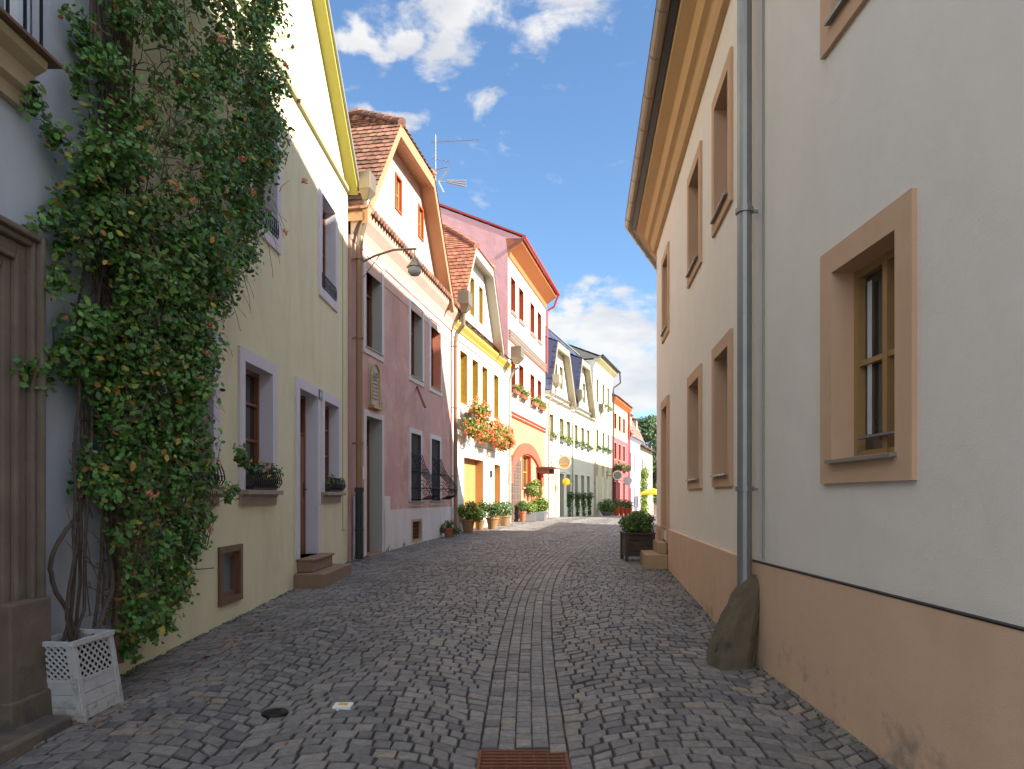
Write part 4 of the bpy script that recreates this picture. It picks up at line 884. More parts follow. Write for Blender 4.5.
mb=MB(); j=line_pts(0)
facade(mb,WRn,-3,j[1][1],[(-3,7.2),(7,7.2)],[hole(*h) for h in RN],zb=1.0,sides=False)
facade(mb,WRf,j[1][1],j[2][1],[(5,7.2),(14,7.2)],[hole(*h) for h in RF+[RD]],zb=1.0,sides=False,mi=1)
facade(mb,WRb,j[2][1],17.6,[(13,7.2),(20,7.2)],[],zb=1.0,sides=False)
bp=[(2.23,-3),(5.45,19),(12,19),(12,-3)]
e19=WRb.p(17.6,0,0)
mb.quad((e19[0],17.6,-.2),(12,17.6,-.2),(12,17.6,7.2),(e19[0],17.6,7.2)); mb.quad((12,17.6,-.2),(12,-3,-.2),(12,-3,7.2),(12,17.6,7.2)); mb.quad((12,-3,-.2),(2.22,-3,-.2),(2.22,-3,7.2),(12,-3,7.2))
mb.build('wall',[M['wallR'],M['wallR_lit']],hR)
mb=MB(); jp=line_pts(.03)
rdh=[(RD[0]-.18,RD[1]+.18,-.5,2.0)]
facade(mb,WRn,-3,jp[1][1],[(-3,1.04),(7,1.04)],[],zb=-.3,n=.03,sides=False); 
facade(mb,WRf,jp[1][1],jp[2][1],[(5,1.04),(14,1.04)],[(RD[0]-.15,RD[1]+.15,.0,1.05)],zb=-.3,n=.03,sides=False)
facade(mb,WRb,jp[2][1],17.6,[(13,1.04),(20,1.04)],[],zb=-.3,n=.03,sides=False); sweepR(mb,[(.03,1.04),(-.01,1.044)])
mb.build('plinth',M['plinthR'],hR)
mb=MB(); sweepR(mb,[(.0,1.042),(.034,1.042),(.034,1.050),(.0,1.052)],segs=(0,)); a_=WRf.p; mb.build('plinth_dark_strip',M['iron'],hR)  # thin dark strip along the top edge of the plinth
for k,q in enumerate(RN):
    o=window(hR,WRn,*q,.16,'apricot','amberwood','glasswarm',.17,.03,(2,(.50,)),None,fw=.05)
    mb=MB(); P=WRn.p; mb.hexa([P(q[0]-.02,-.13,q[2]+.0),P(q[0]-.02,.07,q[2]-.03),P(q[1]+.02,.07,q[2]-.03),P(q[1]+.02,-.13,q[2]),P(q[0]-.02,-.13,q[2]+.02),P(q[0]-.02,.07,q[2]-.008),P(q[1]+.02,.07,q[2]-.008),P(q[1]+.02,-.13,q[2]+.02)]); mb.build('sill',M['zinc'],o)
    mb=MB(); wbox(mb,WRn,q[0]+.02,q[1]-.12,-.12,-.07,q[2]+.12,q[2]+.135); mb.build('drip_sill',M['zinc'],o)
    mb=MB(); wbox(mb,WRn,q[1]-.17,q[1]-.12,-.1485,-.146,q[2]+.15,q[3]-.1); mb.build('glint_white',M['glint_white'],o)  # white strip before the pane, painted in for its reflection
for k,q in enumerate(RF):
    o=window(hR,WRf,*q,.14,'apricot','amberwood','glasswarm',.17,.03,(2,(.50,)),None,fw=.055)
    mb=MB(); P=WRf.p; mb.hexa([P(q[0]-.02,-.13,q[2]+.0),P(q[0]-.02,.07,q[2]-.03),P(q[1]+.02,.07,q[2]-.03),P(q[1]+.02,-.13,q[2]),P(q[0]-.02,-.13,q[2]+.02),P(q[0]-.02,.07,q[2]-.008),P(q[1]+.02,.07,q[2]-.008),P(q[1]+.02,-.13,q[2]+.02)]); mb.build('sill',M['zinc'],o)
s=window(hR,WRf,*RD,.15,'apricot','amberwood','glasswarm',.2,.04,(1,(.8,)),None,False,name='door')
mb=MB(); wbox(mb,WRf,12.01,12.74,-.19,-.15,.82,2.7); mb.build('door_leaf',M['amberwood'],s)
mb=MB(); wbox(mb,WRf,11.85,12.95,.032,.42,.3,.60); mb.build('doorstep',M['stepsand'],hR,bevel=.015)
mb=MB(); wbox(mb,WRf,11.95,12.85,.032,.19,.602,.80); mb.build('doorstep',M['stepsand'],hR,bevel=.012)
mb=MB()     # ochre moulded eaves cornice
sweepR(mb,[(0.003,6.62),(.07,6.63),(.10,6.70),(.12,6.78),(.135,6.80),(.20,6.83),(.23,6.93),(.25,6.98),(.27,6.99),(.40,7.05),(.42,7.22),(.0,7.24)])
mb.build('eaves_cornice',M['ochre'],hR)
mb=MB()     # half-round zinc gutter
for off,zc,r_ in ((.56,7.22,.085),):
    pts=line_pts(off); pts3=[(x,y,zc) for x,y in pts]
    mb.tube(pts3,r_,14)
    for a,b in zip(pts3,pts3[1:]):
        a,b=Vector(a),Vector(b); k=int((b-a).length/.85)
        for i in range(1,k+1): 
            p=a.lerp(b,i/(k+.5)); t=(b-a).normalized(); mb.tube([p-t*.008,p+t*.008],r_*1.07,14)
mb.build('gutter',M['brasszinc'],hR)
mb=MB(); sweepR(mb,[(.42,7.10),(.50,7.14),(.64,7.33),(.40,7.42)]); mb.build('eaves_flashing',M['iron'],hR)
# roof: slopes to a ridge at z 12, hipped end
mb=MB(); pr=line_pts(.5); rz=12.0; rx=6.6; ridge=[(rx,-3,12.9),(rx,6,12.8),(rx+.1,13,12.05),(rx+.5,15.3,12.0)]
for k in range(3): 
    a,b=pr[k],pr[k+1]; c,d_=ridge[k+1],ridge[k]
    tiles(mb,(*a,7.34),(*b,7.34),c,d_,.34,.34); mb.quad((*a,7.31),(*b,7.31),(*c[:2],c[2]-.03),(*d_[:2],d_[2]-.03))
mb.add([(*pr[3],7.31),(12.4,18,7.31),(*ridge[3][:2],rz-.03)],[(0,1,2)])
mb.add([(12.4,18,7.31),(12.4,-3,7.31),(rx,-3,12.87),(rx,6,12.77),(rx+.1,13,12.02),(rx+.5,15.3,rz-.03)],[(0,1,2,3,4,5)])
mb.build('roof',M['tile'],hR)
dp=pipe(hR,WRn,5.90,.115,.82,7.1,.062,'zinc',(1.65,4.05,6.0)); dp.name='downpipe'
mb=MB(); wbox(mb,WRn,5.74,5.755,.003,.018,1.08,7.0); mb.build('lightning_rod_cable',M['greypipe'],hR)
# leaning guard stone at the foot of the downpipe
mb=MB(); prof=[(.0,.24,.0,.40),(.18,.25,.02,.385),(.38,.215,.06,.34),(.58,.17,.11,.30),(.74,.13,.165,.25),(.82,.10,.19,.20),(.85,.05,.20,.13)]
for i,(z,hw,sh,dn) in enumerate(prof):
    for k in range(14):
        a=2*math.pi*k/14; c_,s_=math.cos(a),math.sin(a); pw=.55
        x=1.86+sh*1.15+(abs(c_)**pw*math.copysign(1,c_))*hw*.70+rnd.uniform(-.012,.012); y=5.87+(abs(s_)**pw*math.copysign(1,s_))*dn*.50+rnd.uniform(-.012,.012)+sh*.2
        mb.v.append((x,y,z+.085+rnd.uniform(-.012,.012)))
for i in range(len(prof)-1):
    for k in range(14):
        k2=(k+1)%14; mb.f.append([i*14+k,i*14+k2,(i+1)*14+k2,(i+1)*14+k]); mb.mi.append(0); mb.uv.append(None)
b=(len(prof)-1)*14; mb.f.append([b+k for k in range(14)]); mb.mi.append(0); mb.uv.append(None)
o=mb.build('guard_stone',M['mossstone'],smooth=False); tag(o,'dark mossy guard stone leaning at the foot of the grey downpipe','stone')
sb=o.modifiers.new('sub','SUBSURF'); sb.levels=1; sb.render_levels=1; sb.subdivision_type='SIMPLE'
tx=bpy.data.textures.new('rock','CLOUDS'); tx.noise_scale=.12; dm=o.modifiers.new('disp','DISPLACE'); dm.texture=tx; dm.strength=.05; dm.mid_level=.5; dm.texture_coords='GLOBAL'

# ---------------------------------------------------------------- unseen houses added behind the corner on the right to shade the lane
def block(name,pts,zt,zr,label,m,rm,zb=-.6):
    h=empty(name,(sum(p[0] for p in pts)/4,sum(p[1] for p in pts)/4,0),label,'house')
    mb=MB()
    for a,b in zip(pts,pts[1:]+pts[:1]): mb.quad((*a,zb),(*b,zb),(*b,zt),(*a,zt))
    mb.build('wall',M[m],h); mb=MB(); r0=((pts[0][0]+pts[3][0])/2,(pts[0][1]+pts[3][1])/2); r1=((pts[1][0]+pts[2][0])/2,(pts[1][1]+pts[2][1])/2)
    tiles(mb,(*pts[0],zt),(*pts[1],zt),(*r1,zr),(*r0,zr),.4,.4); tiles(mb,(*pts[2],zt),(*pts[3],zt),(*r0,zr),(*r1,zr),.4,.4)
    mb.add([(*pts[0],zt),(*pts[1],zt),(*r1,zr-.03),(*r0,zr-.03),(*pts[2],zt),(*pts[3],zt)],[(0,1,2,3),(2,3,5,4),(0,5,3),(1,4,2)])
    mb.build('roof',M[rm],h); return h
block('unseen_shed',[(6.9,18.6),(8.1,24.8),(12,24.4),(11,18.2)],3.9,5.7,'unseen low plastered shed added behind the corner house for its shadow','wallI','tile')
block('unseen_side_house',[(11.2,34.5),(17.5,52),(25,49),(19,31.5)],8.4,11.8,'unseen plain cream house added behind the corner house for its shadow','wallI','tileH',-1.2)
# ---------------------------------------------------------------- vine on the left
vine=empty('climbing_vine',(-2.98,4.95,.35),'tall green climbing honeysuckle with twisted stems growing from the white lattice tub','climbing plant')
# silhouette in metres above the street: z, Y start, Y end, bulge from the wall
VS=[(.45,5.05,5.75,.25),(.8,4.9,6.2,.35),(1.2,4.85,6.45,.42),(1.6,4.85,6.45,.46),(2.0,4.85,6.4,.48),(2.5,4.75,6.3,.50),(3.0,4.65,6.5,.55),(3.5,4.62,6.75,.62),(4.0,4.62,7.3,.68),(4.6,4.7,7.6,.72),(5.2,4.78,7.9,.78),(6.0,4.8,8.2,.8),(7.0,4.9,8.2,.7),(7.6,5.0,7.6,.4)]
def vsh(z):
    return [interp([(a[0],a[k]) for a in VS],z) for k in (1,2,3)]
clumps=[]
while len(clumps)<620:
    z=rnd.uniform(.5,7.5); y0,y1,t=vsh(z); u=rnd.random(); Y=y0+(y1-y0)*u
    dens=1.0 if z>2.3 else (.62 if u>.25 else .6)
    if z<1.3 and Y<5.15: dens*=.12
    if rnd.random()>dens: continue
    e=math.sin(math.pi*min(1,max(0,u)))**.45; n=.06+t*e*rnd.uniform(.25,1.0)**.7
    clumps.append((WA.p(Y,n,z),rnd.uniform(.08,.21)))
# loose sprays that stick out
for (Y,n,z) in ((4.5,.12,4.0),(4.42,.1,4.15),(4.45,.12,3.4),(4.5,.2,3.0),(6.9,.45,2.0),(6.75,.4,1.6),(5.3,.2,.42),(4.55,.1,2.5),(4.4,.1,2.35)):
    for k in range(3): clumps.append((WA.p(Y+rnd.uniform(-.1,.1),n,z+rnd.uniform(-.08,.08)),.08))
for k in range(75):
    z=rnd.uniform(1.9,7.3); y0,y1,t=vsh(z); clumps.append((WA.p(y0+rnd.uniform(-.02,.35),rnd.uniform(.08,.35),z),rnd.uniform(.06,.14)))
for k in range(46):
    z=rnd.uniform(1.5,2.9); clumps.append((WA.p(rnd.uniform(4.85,5.5),rnd.uniform(.15,.4),z),rnd.uniform(.07,.14)))
C_=[];Nn=[]
for (c,r_) in clumps:
    k=int(62*(r_/.17)**1.5)+12; p,d_=ball_pts([(c[0],c[1],c[2],r_,r_,r_*1.1)],k,.6); C_.append(p); Nn.append(d_*.4+np.array([.75,-.35,.55]))
C_=np.concatenate(C_); Nn=np.concatenate(Nn); keep=C_[:,0]>-3.15; C_=C_[keep]; Nn=Nn[keep]
# lower-density rejection for gaps
sel=nr.random(len(C_)); g1=sel<.955; leaves('foliage',C_[g1],Nn[g1],.052,M['leaf'],vine,.65,.62)
g2=(sel>=.955)&(sel<.985); leaves('yellowing_leaves',C_[g2],Nn[g2],.06,M['leafy'],vine,.5)
g3=sel>=.985; leaves('dry_leaves',C_[g3],Nn[g3],.05,M['leafbrown'],vine,.8)
# flower heads: sprays of tubular blossoms
fc=[];fn=[]
for k in range(22):
    z=rnd.uniform(.9,7.2); y0,y1,t=vsh(z); Y=rnd.uniform(y0+.15,y1-.1); p=WA.p(Y,t+.04,z); q,d_=ball_pts([(*p,.045,.045,.04)],16,.8); fc.append(q); fn.append(d_)
leaves('blossoms',np.concatenate(fc),np.concatenate(fn),.045,M['fl_salmon'],vine,.3,.35)
mb=MB()
def wander(p0,p1,k,amp,seed):
    r_=random.Random(seed); p0,p1=Vector(p0),Vector(p1); o=Vector((0,0,0)); pts=[]
    for i in range(k+1):
        t=i/k; o=o*.75+Vector((r_.uniform(-1,1)*.5,r_.uniform(-1,1),r_.uniform(-1,1)*.4))*amp; pts.append(p0.lerp(p1,t)+o*math.sin(math.pi*min(1,t*1.2+.05))**.5)
    return pts
base=[(-2.98,4.62,.6),(-3.02,4.72,.6),(-2.95,4.8,.6),(-3.0,4.55,.6)]
for i in range(5):
    b0=base[i%4]; pts=[Vector(b0)]+wander((b0[0]-.05,b0[1]+.08+.03*i,.8),(-3.08+rnd.uniform(0,.12),5.0+rnd.uniform(-.15,.5),5.5),26,.035,100+i)
    mb.tube(pts,[.012-.007*j/len(pts) for j in range(len(pts))],7)
# big curling side stem
def curve(P_,k=5):
    P_=[Vector(p) for p in P_]; Q=[P_[0]]+P_+[P_[-1]]; out=[]
    for i in range(1,len(Q)-2):
        for j in range(k):
            t=j/k; a,b,c,d_=Q[i-1:i+3]; out.append(.5*((2*b)+(c-a)*t+(2*a-5*b+4*c-d_)*t*t+(3*b-a-3*c+d_)*t**3)+Vector((rnd.uniform(-1,1),rnd.uniform(-1,1),0))*.004)
    return out+[P_[-1]]
mb.tube(curve([(-3.0,4.72,.55),(-3.03,4.68,.78),(-3.06,4.56,1.0),(-3.06,4.54,1.2),(-3.04,4.66,1.38),(-3.05,4.82,1.5),(-3.07,4.9,1.75),(-3.08,4.88,2.3)]),.015,7)
mb.tube(curve([(-2.92,4.75,.6),(-2.95,4.95,.78),(-2.98,5.1,.95),(-3.05,5.15,1.3),(-3.05,5.1,2.2)]),.017,7)
mb.tube(curve([(-3.0,4.66,.55),(-3.0,4.6,.85),(-3.02,4.72,1.2),(-3.06,4.86,1.6)]),.012,7)
mb.build('stem',M['bark'],vine,smooth=True)
mb=MB()     # dark dense core of dry twigs against the corner
for i in range(900):
    z=rnd.uniform(.7,7.2); y0,y1,t=vsh(z); Y=rnd.uniform(max(y0,4.85),y1) if rnd.random()<.6 else rnd.gauss(5.25,.12)
    p=Vector(WA.p(Y,rnd.uniform(.03,t*.8),z)); q=p+Vector((rnd.uniform(-.1,.2),rnd.uniform(-.35,.35),rnd.uniform(-.1,.5))); mid=(p+q)/2+Vector((rnd.uniform(-.05,.1),rnd.uniform(-.06,.06),rnd.uniform(-.06,.06)))
    mb.tube([p,mid,q],[.005,.004,.002],4)
for i in range(30):
    z=rnd.uniform(1.6,6.8); y0,y1,t=vsh(z); p=Vector(WA.p(rnd.choice((y0+.1,y1-.3)) if i%3==0 else y1-.3,t*.7,z)); s_=1; ln=rnd.uniform(.25,.6); a=rnd.uniform(-.5,.8); pts=[p]; v_=Vector((.25,s_,a)).normalized()
    for q in range(8): v_=(v_+Vector((rnd.uniform(-.15,.15),rnd.uniform(-.1,.1),-.16+rnd.uniform(-.12,.12)))).normalized(); pts.append(pts[-1]+v_*ln/8)
    mb.tube(pts,[.003]*4+[.002]*5,4)
for i in range(40):
    Y=rnd.gauss(5.22,.1); z0=rnd.uniform(.6,5); mb.tube(wander(WA.p(Y,rnd.uniform(.02,.2),z0),WA.p(Y+rnd.uniform(-.15,.2),rnd.uniform(.02,.2),z0+1.8),10,.03,500+i),[.009]*11,5)
mb.build('twigs',M['twig'],vine)['kind']='stuff'
# corner between the two houses: narrow brown downpipe
mb=MB(); mb.tube([(-3.09,5.36,.3),(-3.09,5.36,7.3)],.045,10); mb.build('downpipe',M['brownpipe'],hA)

# white lattice tub
tub=empty('lattice_tub',(-2.9,4.66,.14),'white painted wooden lattice planter tub, leaning, at the foot of the vine','planter')
bt=[(-3.02,4.46),(-2.79,4.44),(-2.78,4.86),(-3.02,4.88)]; tp_=[(-3.06,4.41),(-2.83,4.38),(-2.81,4.77),(-3.06,4.80)]
z0,z1=.135,.655
def tp(k,s,t,off=0):    # side k, s along, t up -> point
    a,b=bt[k],bt[(k+1)%4]; c,d_=tp_[k],tp_[(k+1)%4]
    lo=Vector((*a,z0)).lerp(Vector((*b,z0)),s); hi=Vector((*c,z1)).lerp(Vector((*d_,z1)),s); p=lo.lerp(hi,t)
    e=Vector((b[0]-a[0],b[1]-a[1],0)).normalized(); n_=Vector((e.y,-e.x,0)); return p+n_*off
def strip3(mb,pts,w_,th,k,off):
    (s0,t0),(s1,t1)=pts; a=tp(k,s0,t0,off); b=tp(k,s1,t1,off); d_=(b-a).normalized(); e=tp(k,1,0)-tp(k,0,0); e.normalize(); n_=Vector((e.y,-e.x,0)); c_=d_.cross(n_).normalized()*w_/2
    o=n_*th; mb.hexa([a-c_,b-c_,b+c_,a+c_,a-c_+o,b-c_+o,b+c_+o,a+c_+o])
frm=MB(); brd=MB(); lat=MB()
for k in range(4):
    for s_ in (.03,.97): strip3(frm,[(s_,0),(s_,1)],.035,.018,k,.0)
    strip3(frm,[(-.04,1.0),(1.04,1.0)],.03,.03,k,-.004)
    for j in range(3):
        t0=.02+j*.165; a=[tp(k,.04,t0,-.006),tp(k,.96,t0,-.006),tp(k,.96,t0+.158,-.006),tp(k,.04,t0+.158,-.006)]; b=[tp(k,.04,t0,.006),tp(k,.96,t0,.006),tp(k,.96,t0+.158,.006),tp(k,.04,t0+.158,.006)]; brd.hexa(a+b)
    strip3(brd,[(.03,.525),(.97,.525)],.02,.012,k,.0)
    nd=5 if k%2==0 else 7
    asp=(tp(k,1,.5)-tp(k,0,.5)).length/.235
    st=1/nd
    for i in range(-nd,nd+1):
        for sg in (1,-1):
            # diagonal lines clipped to s in 0..1, t .54...97
            H=.43; sl=.43/(asp*1) ; pts=[]
            sA=i*st; sB=sA+1/asp
            if sg<0: sA,sB=sB,sA
            tA,tB=.54,.97
            def clip(sA,tA,sB,tB):
                lo,hi=0,1; d_=sB-sA
                for bound,sgn in ((0.04,1),(.96,-1)):
                    if abs(d_)<1e-9: continue
                    q=(bound-sA)/d_
                    if d_*sgn>0: lo=max(lo,q)
                    else: hi=min(hi,q)
                return (lo,hi) if hi-lo>.03 else None
            c_=clip(sA,tA,sB,tB)
            if c_:
                lo,hi=c_; strip3(lat,[(sA+(sB-sA)*lo,tA+(tB-tA)*lo),(sA+(sB-sA)*hi,tA+(tB-tA)*hi)],.013,.004,k,0 if sg>0 else .0045)
frm.build('frame',M['whitewood'],tub); brd.build('board_panel',M['whitewood'],tub); lat.build('lattice',M['whitewood'],tub)
mb=MB(); mb.quad((-3.05,4.45,.5),(-2.81,4.43,.5),(-2.81,4.84,.5),(-3.05,4.85,.5)); 
for k in range(4): mb.quad(tp(k,.03,.5,-.02),tp(k,.97,.5,-.02),tp(k,.97,.9,-.03),tp(k,.03,.9,-.03))
mb.build('soil',M['soil'],tub)

# ---------------------------------------------------------------- grate, valve cover, marked stone, fallen leaves
mb=MB(); x0,x1,y0,y1=-.205,.335,3.78,4.18; zt=gz(.06,4)+.004
mb.box(x0,x1,y0,y0+.02,zt-.03,zt); mb.box(x0,x1,y1-.02,y1,zt-.03,zt); mb.box(x0,x0+.02,y0+.02,y1-.02,zt-.03,zt); mb.box(x1-.02,x1,y0+.02,y1-.02,zt-.03,zt)
for k in range(7): mb.box(x0+.02,x1-.02,y0+.044+k*.050,y0+.060+k*.050,zt-.03,zt-.002)
for k in range(6): mb.box(x0+.08+k*.083,x0+.095+k*.083,y0+.02,y1-.02,zt-.034,zt-.010)
gr=mb.build('drain_grate',M['rust']); tag(gr,'rusty iron drain grate set in the paving at the gutter strip','grate')
mb=MB(); mb.quad((x0,y0,zt-.3),(x1,y0,zt-.3),(x1,y1,zt-.3),(x0,y1,zt-.3)); mb.build('drain_shaft',M['soil'],gr)
def zof(px,py):   # ground point that projects at the given place, by stepping down the sight line
    for k in range(200,4000):
        Y=k*.01; x=(px-512)/683*Y; z=1.6-(py-497)/683*Y
        if z<=gz(x,Y): return x,Y,gz(x,Y)
x,y,z=zof(275,714); mb=MB(); mb.lathe([(.0,.012),(.05,.014),(.085,.012),(.09,.0),(.09,-.03)],(x,y,z+.004),20); mb.lathe([(.03,.016),(.036,.020),(.042,.016)],(x,y,z+.004),20); tag(mb.build('valve_cover',M['iron']),'small round black iron valve cover set in the cobbles','cover')
x,y,z=zof(343,707); mb=MB(); mb.box(x-.065,x+.065,y-.055,y+.055,z-.02,z+.016); ms_=mb.build('marker_stone',M['white'],bevel=.006); tag(ms_,'single white painted sett with a yellow mark among grey cobbles','marker')
mb=MB(); mb.box(x-.03,x+.035,y-.02,y+.025,z+.0165,z+.019); mb.build('yellow_mark',M['fl_ye'],ms_)
pts=[]
for k in range(260):
    x=-2.75+abs(rnd.gauss(0,.55))*.6-.1; y=rnd.uniform(4.3,7.4); 
    if rnd.random()<.2: x,y=rnd.uniform(-2.7,1.6),rnd.uniform(4,10)
    pts.append((x,y,gz(x,y)+.012))
lf=leaves('fallen_leaves',np.array(pts),np.tile([0,0,1.],(len(pts),1)),.035,M['leafbrown'],None,.35); tag(lf,'brown fallen leaves scattered along the foot of the yellow wall','leaves',kind='stuff')
pts=[]
for k in range(900):     # moss and grit caught in joints along the wall feet
    y=rnd.uniform(3,20); x=leftX(y)+abs(rnd.gauss(0,.05))+.01 if rnd.random()<.5 else rightX(y)-abs(rnd.gauss(0,.05))-.04
    if abs(x-1.9)<.6 and False: continue
    pts.append((x,y,gz(x,y)+.008))
lf=leaves('weeds',np.array(pts),np.tile([0,0,1.],(len(pts),1)),.025,M['leaf2'],None,.7); tag(lf,'tiny weeds and moss in the joints along the foot of the walls','weeds',kind='stuff')

# ---------------------------------------------------------------- flower boxes on sills
def flower_box(w,Y0,Y1,n0,z,label,blob_r=.14,nl=260,cols=('fl_ye','fl_or','fl_pk'),h=.15,box='darkwood',group='planted window boxes',nf=60,leafm='leaf2',droop=0,cat='flower box'):
    p=w.p((Y0+Y1)/2,n0,z); e=empty('flower_box',p,label,cat,group)
    mb=MB(); wbox(mb,w,Y0,Y1,n0-.07,n0+.07,z,z+h); mb.build('box',M[box],e)
    k=max(2,int((Y1-Y0)/(blob_r*1.1))); bl=[(*w.p(Y0+(Y1-Y0)*(i+.5)/k+rnd.uniform(-.03,.03),n0+rnd.uniform(0,.06),z+h+blob_r*.45-droop*rnd.random()),blob_r,blob_r,blob_r*rnd.uniform(.7,1.1)) for i in range(k)]
    a,d_=ball_pts(bl,nl,.5); leaves('foliage',a,d_+[0,0,.3],blob_r*.33,M[leafm],e,.4)
    for c in cols:
        a,d_=ball_pts([(b[0],b[1],b[2]+.02,b[3]*1.08,b[4]*1.08,b[5]*1.1) for b in bl],nf,.15); 
        # small clustered heads
        rep=7; a=np.repeat(a,rep,0)+nr.normal(0,blob_r*.09,(len(a)*rep,3)); d_=np.repeat(d_,rep,0); leaves('blossoms',a,d_,blob_r*.17,M[c],e,.5,.8)
    return e
flower_box(WB,8.04,8.82,.03,1.69,'yellow and pink flowers in box on the yellow house sill, left of its door',.15,300,('fl_ye','fl_pk'),.15,nf=12)
flower_box(WB,6.26,7.1,.03,1.69,'orange flowers in box on the sill beside the climbing vine',.13,300,('fl_or','fl_ye'),.15,nf=18)
flower_box(WB,11.3,12.05,.03,1.69,'sparse yellow flowers in box on the sill right of the brown door',.12,180,('fl_ye',),.13,nf=8)
# geranium baskets on D
def basket(w,Y,n,z,ry,rz,label,group='geranium baskets on the ivory house'):
    e=empty('geranium_basket',w.p(Y,n,z-.3),label,'hanging flowers',group)
    mb=MB(); wbox(mb,w,Y-ry*.8,Y+ry*.8,n-.12,n+.12,z-.12,z+.08); mb.build('trough',M['darkwood'],e)
    bl=[]
    for i in range(16):
        t=rnd.uniform(-1,1); bl.append((*w.p(Y+t*ry*.85,n+rnd.uniform(-.02,.25),z+rnd.uniform(-.55,.5)*rz),.26,.26,.26))
    a,d_=ball_pts(bl,1700,.5); leaves('foliage',a,d_+[0,0,.3],.085,M['leaf3'],e,.5,.8)
    a,d_=ball_pts([(b[0],b[1],b[2],.31,.31,.31) for b in bl],230,.12); rep=9; a=np.repeat(a,rep,0)+nr.normal(0,.035,(len(a)*rep,3)); d_=np.repeat(d_,rep,0); leaves('blossoms',a,d_,.055,M['fl_or'],e,.5,.85)
    return e
basket(WD,21.3,.35,4.05,.85,.75,'orange geranium mass nearest the pink house, spilling below the amber windows')
basket(WD,23.1,.35,3.95,.8,.75,'orange geranium mass in the middle of the three on the ivory house')
basket(WD,24.7,.35,3.85,.75,.7,'orange geranium mass nearest the coral arch')
lbl=['first','second','third','fourth']
for k,q in enumerate(EM): flower_box(WE,q[0]-.02,q[1]+.02,.16,q[2]-.03,f'{lbl[k]} geranium box from the left on the middle floor of the tall white house',.24,300,('fl_or','fl_pk'),.16,'terracotta','geranium boxes on the tall white house',10,'leaf3')
e0=None
for k,(a,b) in enumerate(F1):
    flower_box(WF,a,b,.12,4.62,f'leafy box under the {["first","second","third","fourth","fifth","sixth"][k]} upper window of the twin gabled house',.26,260,('fl_pk',) if k<3 else (),.14,'greypot','leafy boxes on the twin gabled house',10,'leaf3' if k<3 else 'leaf2',.1)
for k,(a,b) in enumerate(F3):
    flower_box(WF,a,b,.12,4.82,f'green box under the {lbl[k]} middle window of the ochre house',.26,240,(),.14,'greypot','green boxes on the ochre house',8,'leaf2',.1)
    if k: flower_box(WF,a,b,.12,8.0,f'lime green box under the {lbl[k]} top window of the ochre house',.24,200,(),.14,'greypot','green boxes on the ochre house',8,'leaf3',.1)
for k,(a,b,_,_) in enumerate(gg): flower_box(WF,a-.2,b+.3,.2,3.75,f'dark red and green box above the {lbl[k]} ground floor opening of the rose red house',.42,300,('fl_or',),.2,'darkwood','flower boxes on the rose red house',10,'leaf2',.15)
# tall plants at the foot of the twin gabled house
for k,(a,b,_,_) in enumerate(grd[1:]):
    e=empty('wall_shrub',WF.p((a+b)/2,.15,.4),f'slim dark shrub under the {lbl[k]} ground floor window of the twin gabled house','shrub','slim shrubs on the twin gabled house')
    y_=(a+b)/2; bl=[(*WF.p(y_,.15,1.65),.28,.28,.3)]+[(*WF.p(y_,.1,zz),.17,.17,.3) for zz in (.6,1.0,1.3)]
    p,d_=ball_pts(bl,500,.5); leaves('foliage',p,d_,.10,M['leaf2'],e,.5); mb=MB(); mb.tube([WF.p(y_,.1,.35),WF.p(y_,.1,1.6)],.02,6); mb.build('stem',M['bark'],e)

# ---------------------------------------------------------------- potted plants
def potted(x,y,r,h,label,pot='terracotta',leafm='leaf2',blobs=None,nl=900,size=.07,flowers=None,nf=12,group='potted plants along the left walls',shape='round'):
    z=gz(x,y); e=empty('potted_plant',(x,y,z),label,'potted plant',group)
    mb=MB()
    if shape=='round': mb.lathe([(.0,.0),(r*.62,.0),(r*.75,h*.35),(r*.93,h*.8),(r*1.05,h*.86),(r*1.05,h),(r*.9,h),(r*.88,h*.9),(0,h*.9)],(x,y,z+.006),18); mb.build('pot',M[pot],e,smooth=False)
    else: mb.box(x-r,x+r,y-r*.7,y+r*.7,z+.01,z+h); mb.build('pot',M[pot],e,bevel=.01)
    mb=MB(); 
    for k in range(7):
        a=k*.9; mb.tube([(x+.03*math.cos(a),y+.03*math.sin(a),z+h*.88),(x+r*.4*math.cos(a),y+r*.4*math.sin(a),z+h+r*.6),(x+r*.8*math.cos(a),y+r*.8*math.sin(a),z+h+r*1.3)],[.012,.009,.004],5)
    mb.build('stem',M['bark'],e)
    bl=[(x+b[0],y+b[1],z+h+b[2],b[3],b[3],b[4]) for b in (blobs or [(0,0,r*.9,r*1.2,r*.9)])]
    p,d_=ball_pts(bl,nl,.45); leaves('foliage',p,d_+[0,0,.35],size,M[leafm],e,.5)
    if flowers:
        a,d_=ball_pts(bl,nf,.1); a=np.repeat(a,7,0)+nr.normal(0,.02,(len(a)*7,3)); d_=np.repeat(d_,7,0); leaves('blossoms',a,d_,.035,M[flowers],e,.5,.8)
    return e
def at(px,Y): return (px-512)/683*Y
Y=18.9; potted(at(449,Y),Y,.17,.26,'small terracotta pot of trailing dark green plant beside the pink house','terracotta','leaf2',[(-.2,0,-.02,.17,.16),(.2,0,-.05,.17,.15),(0,0,.1,.15,.12),(-.3,-.05,-.1,.13,.12)],700,.055)
Y=20.9; potted(at(468,Y),Y,.22,.40,'large ochre pot with bushy yellow-green shrub in front of the ivory house gate','ochrepot','leaf3',[(0,0,.22,.34,.26),(-.25,0,.3,.24,.2),(.22,.05,.1,.26,.2),(.1,0,.42,.22,.18)],1500,.07)
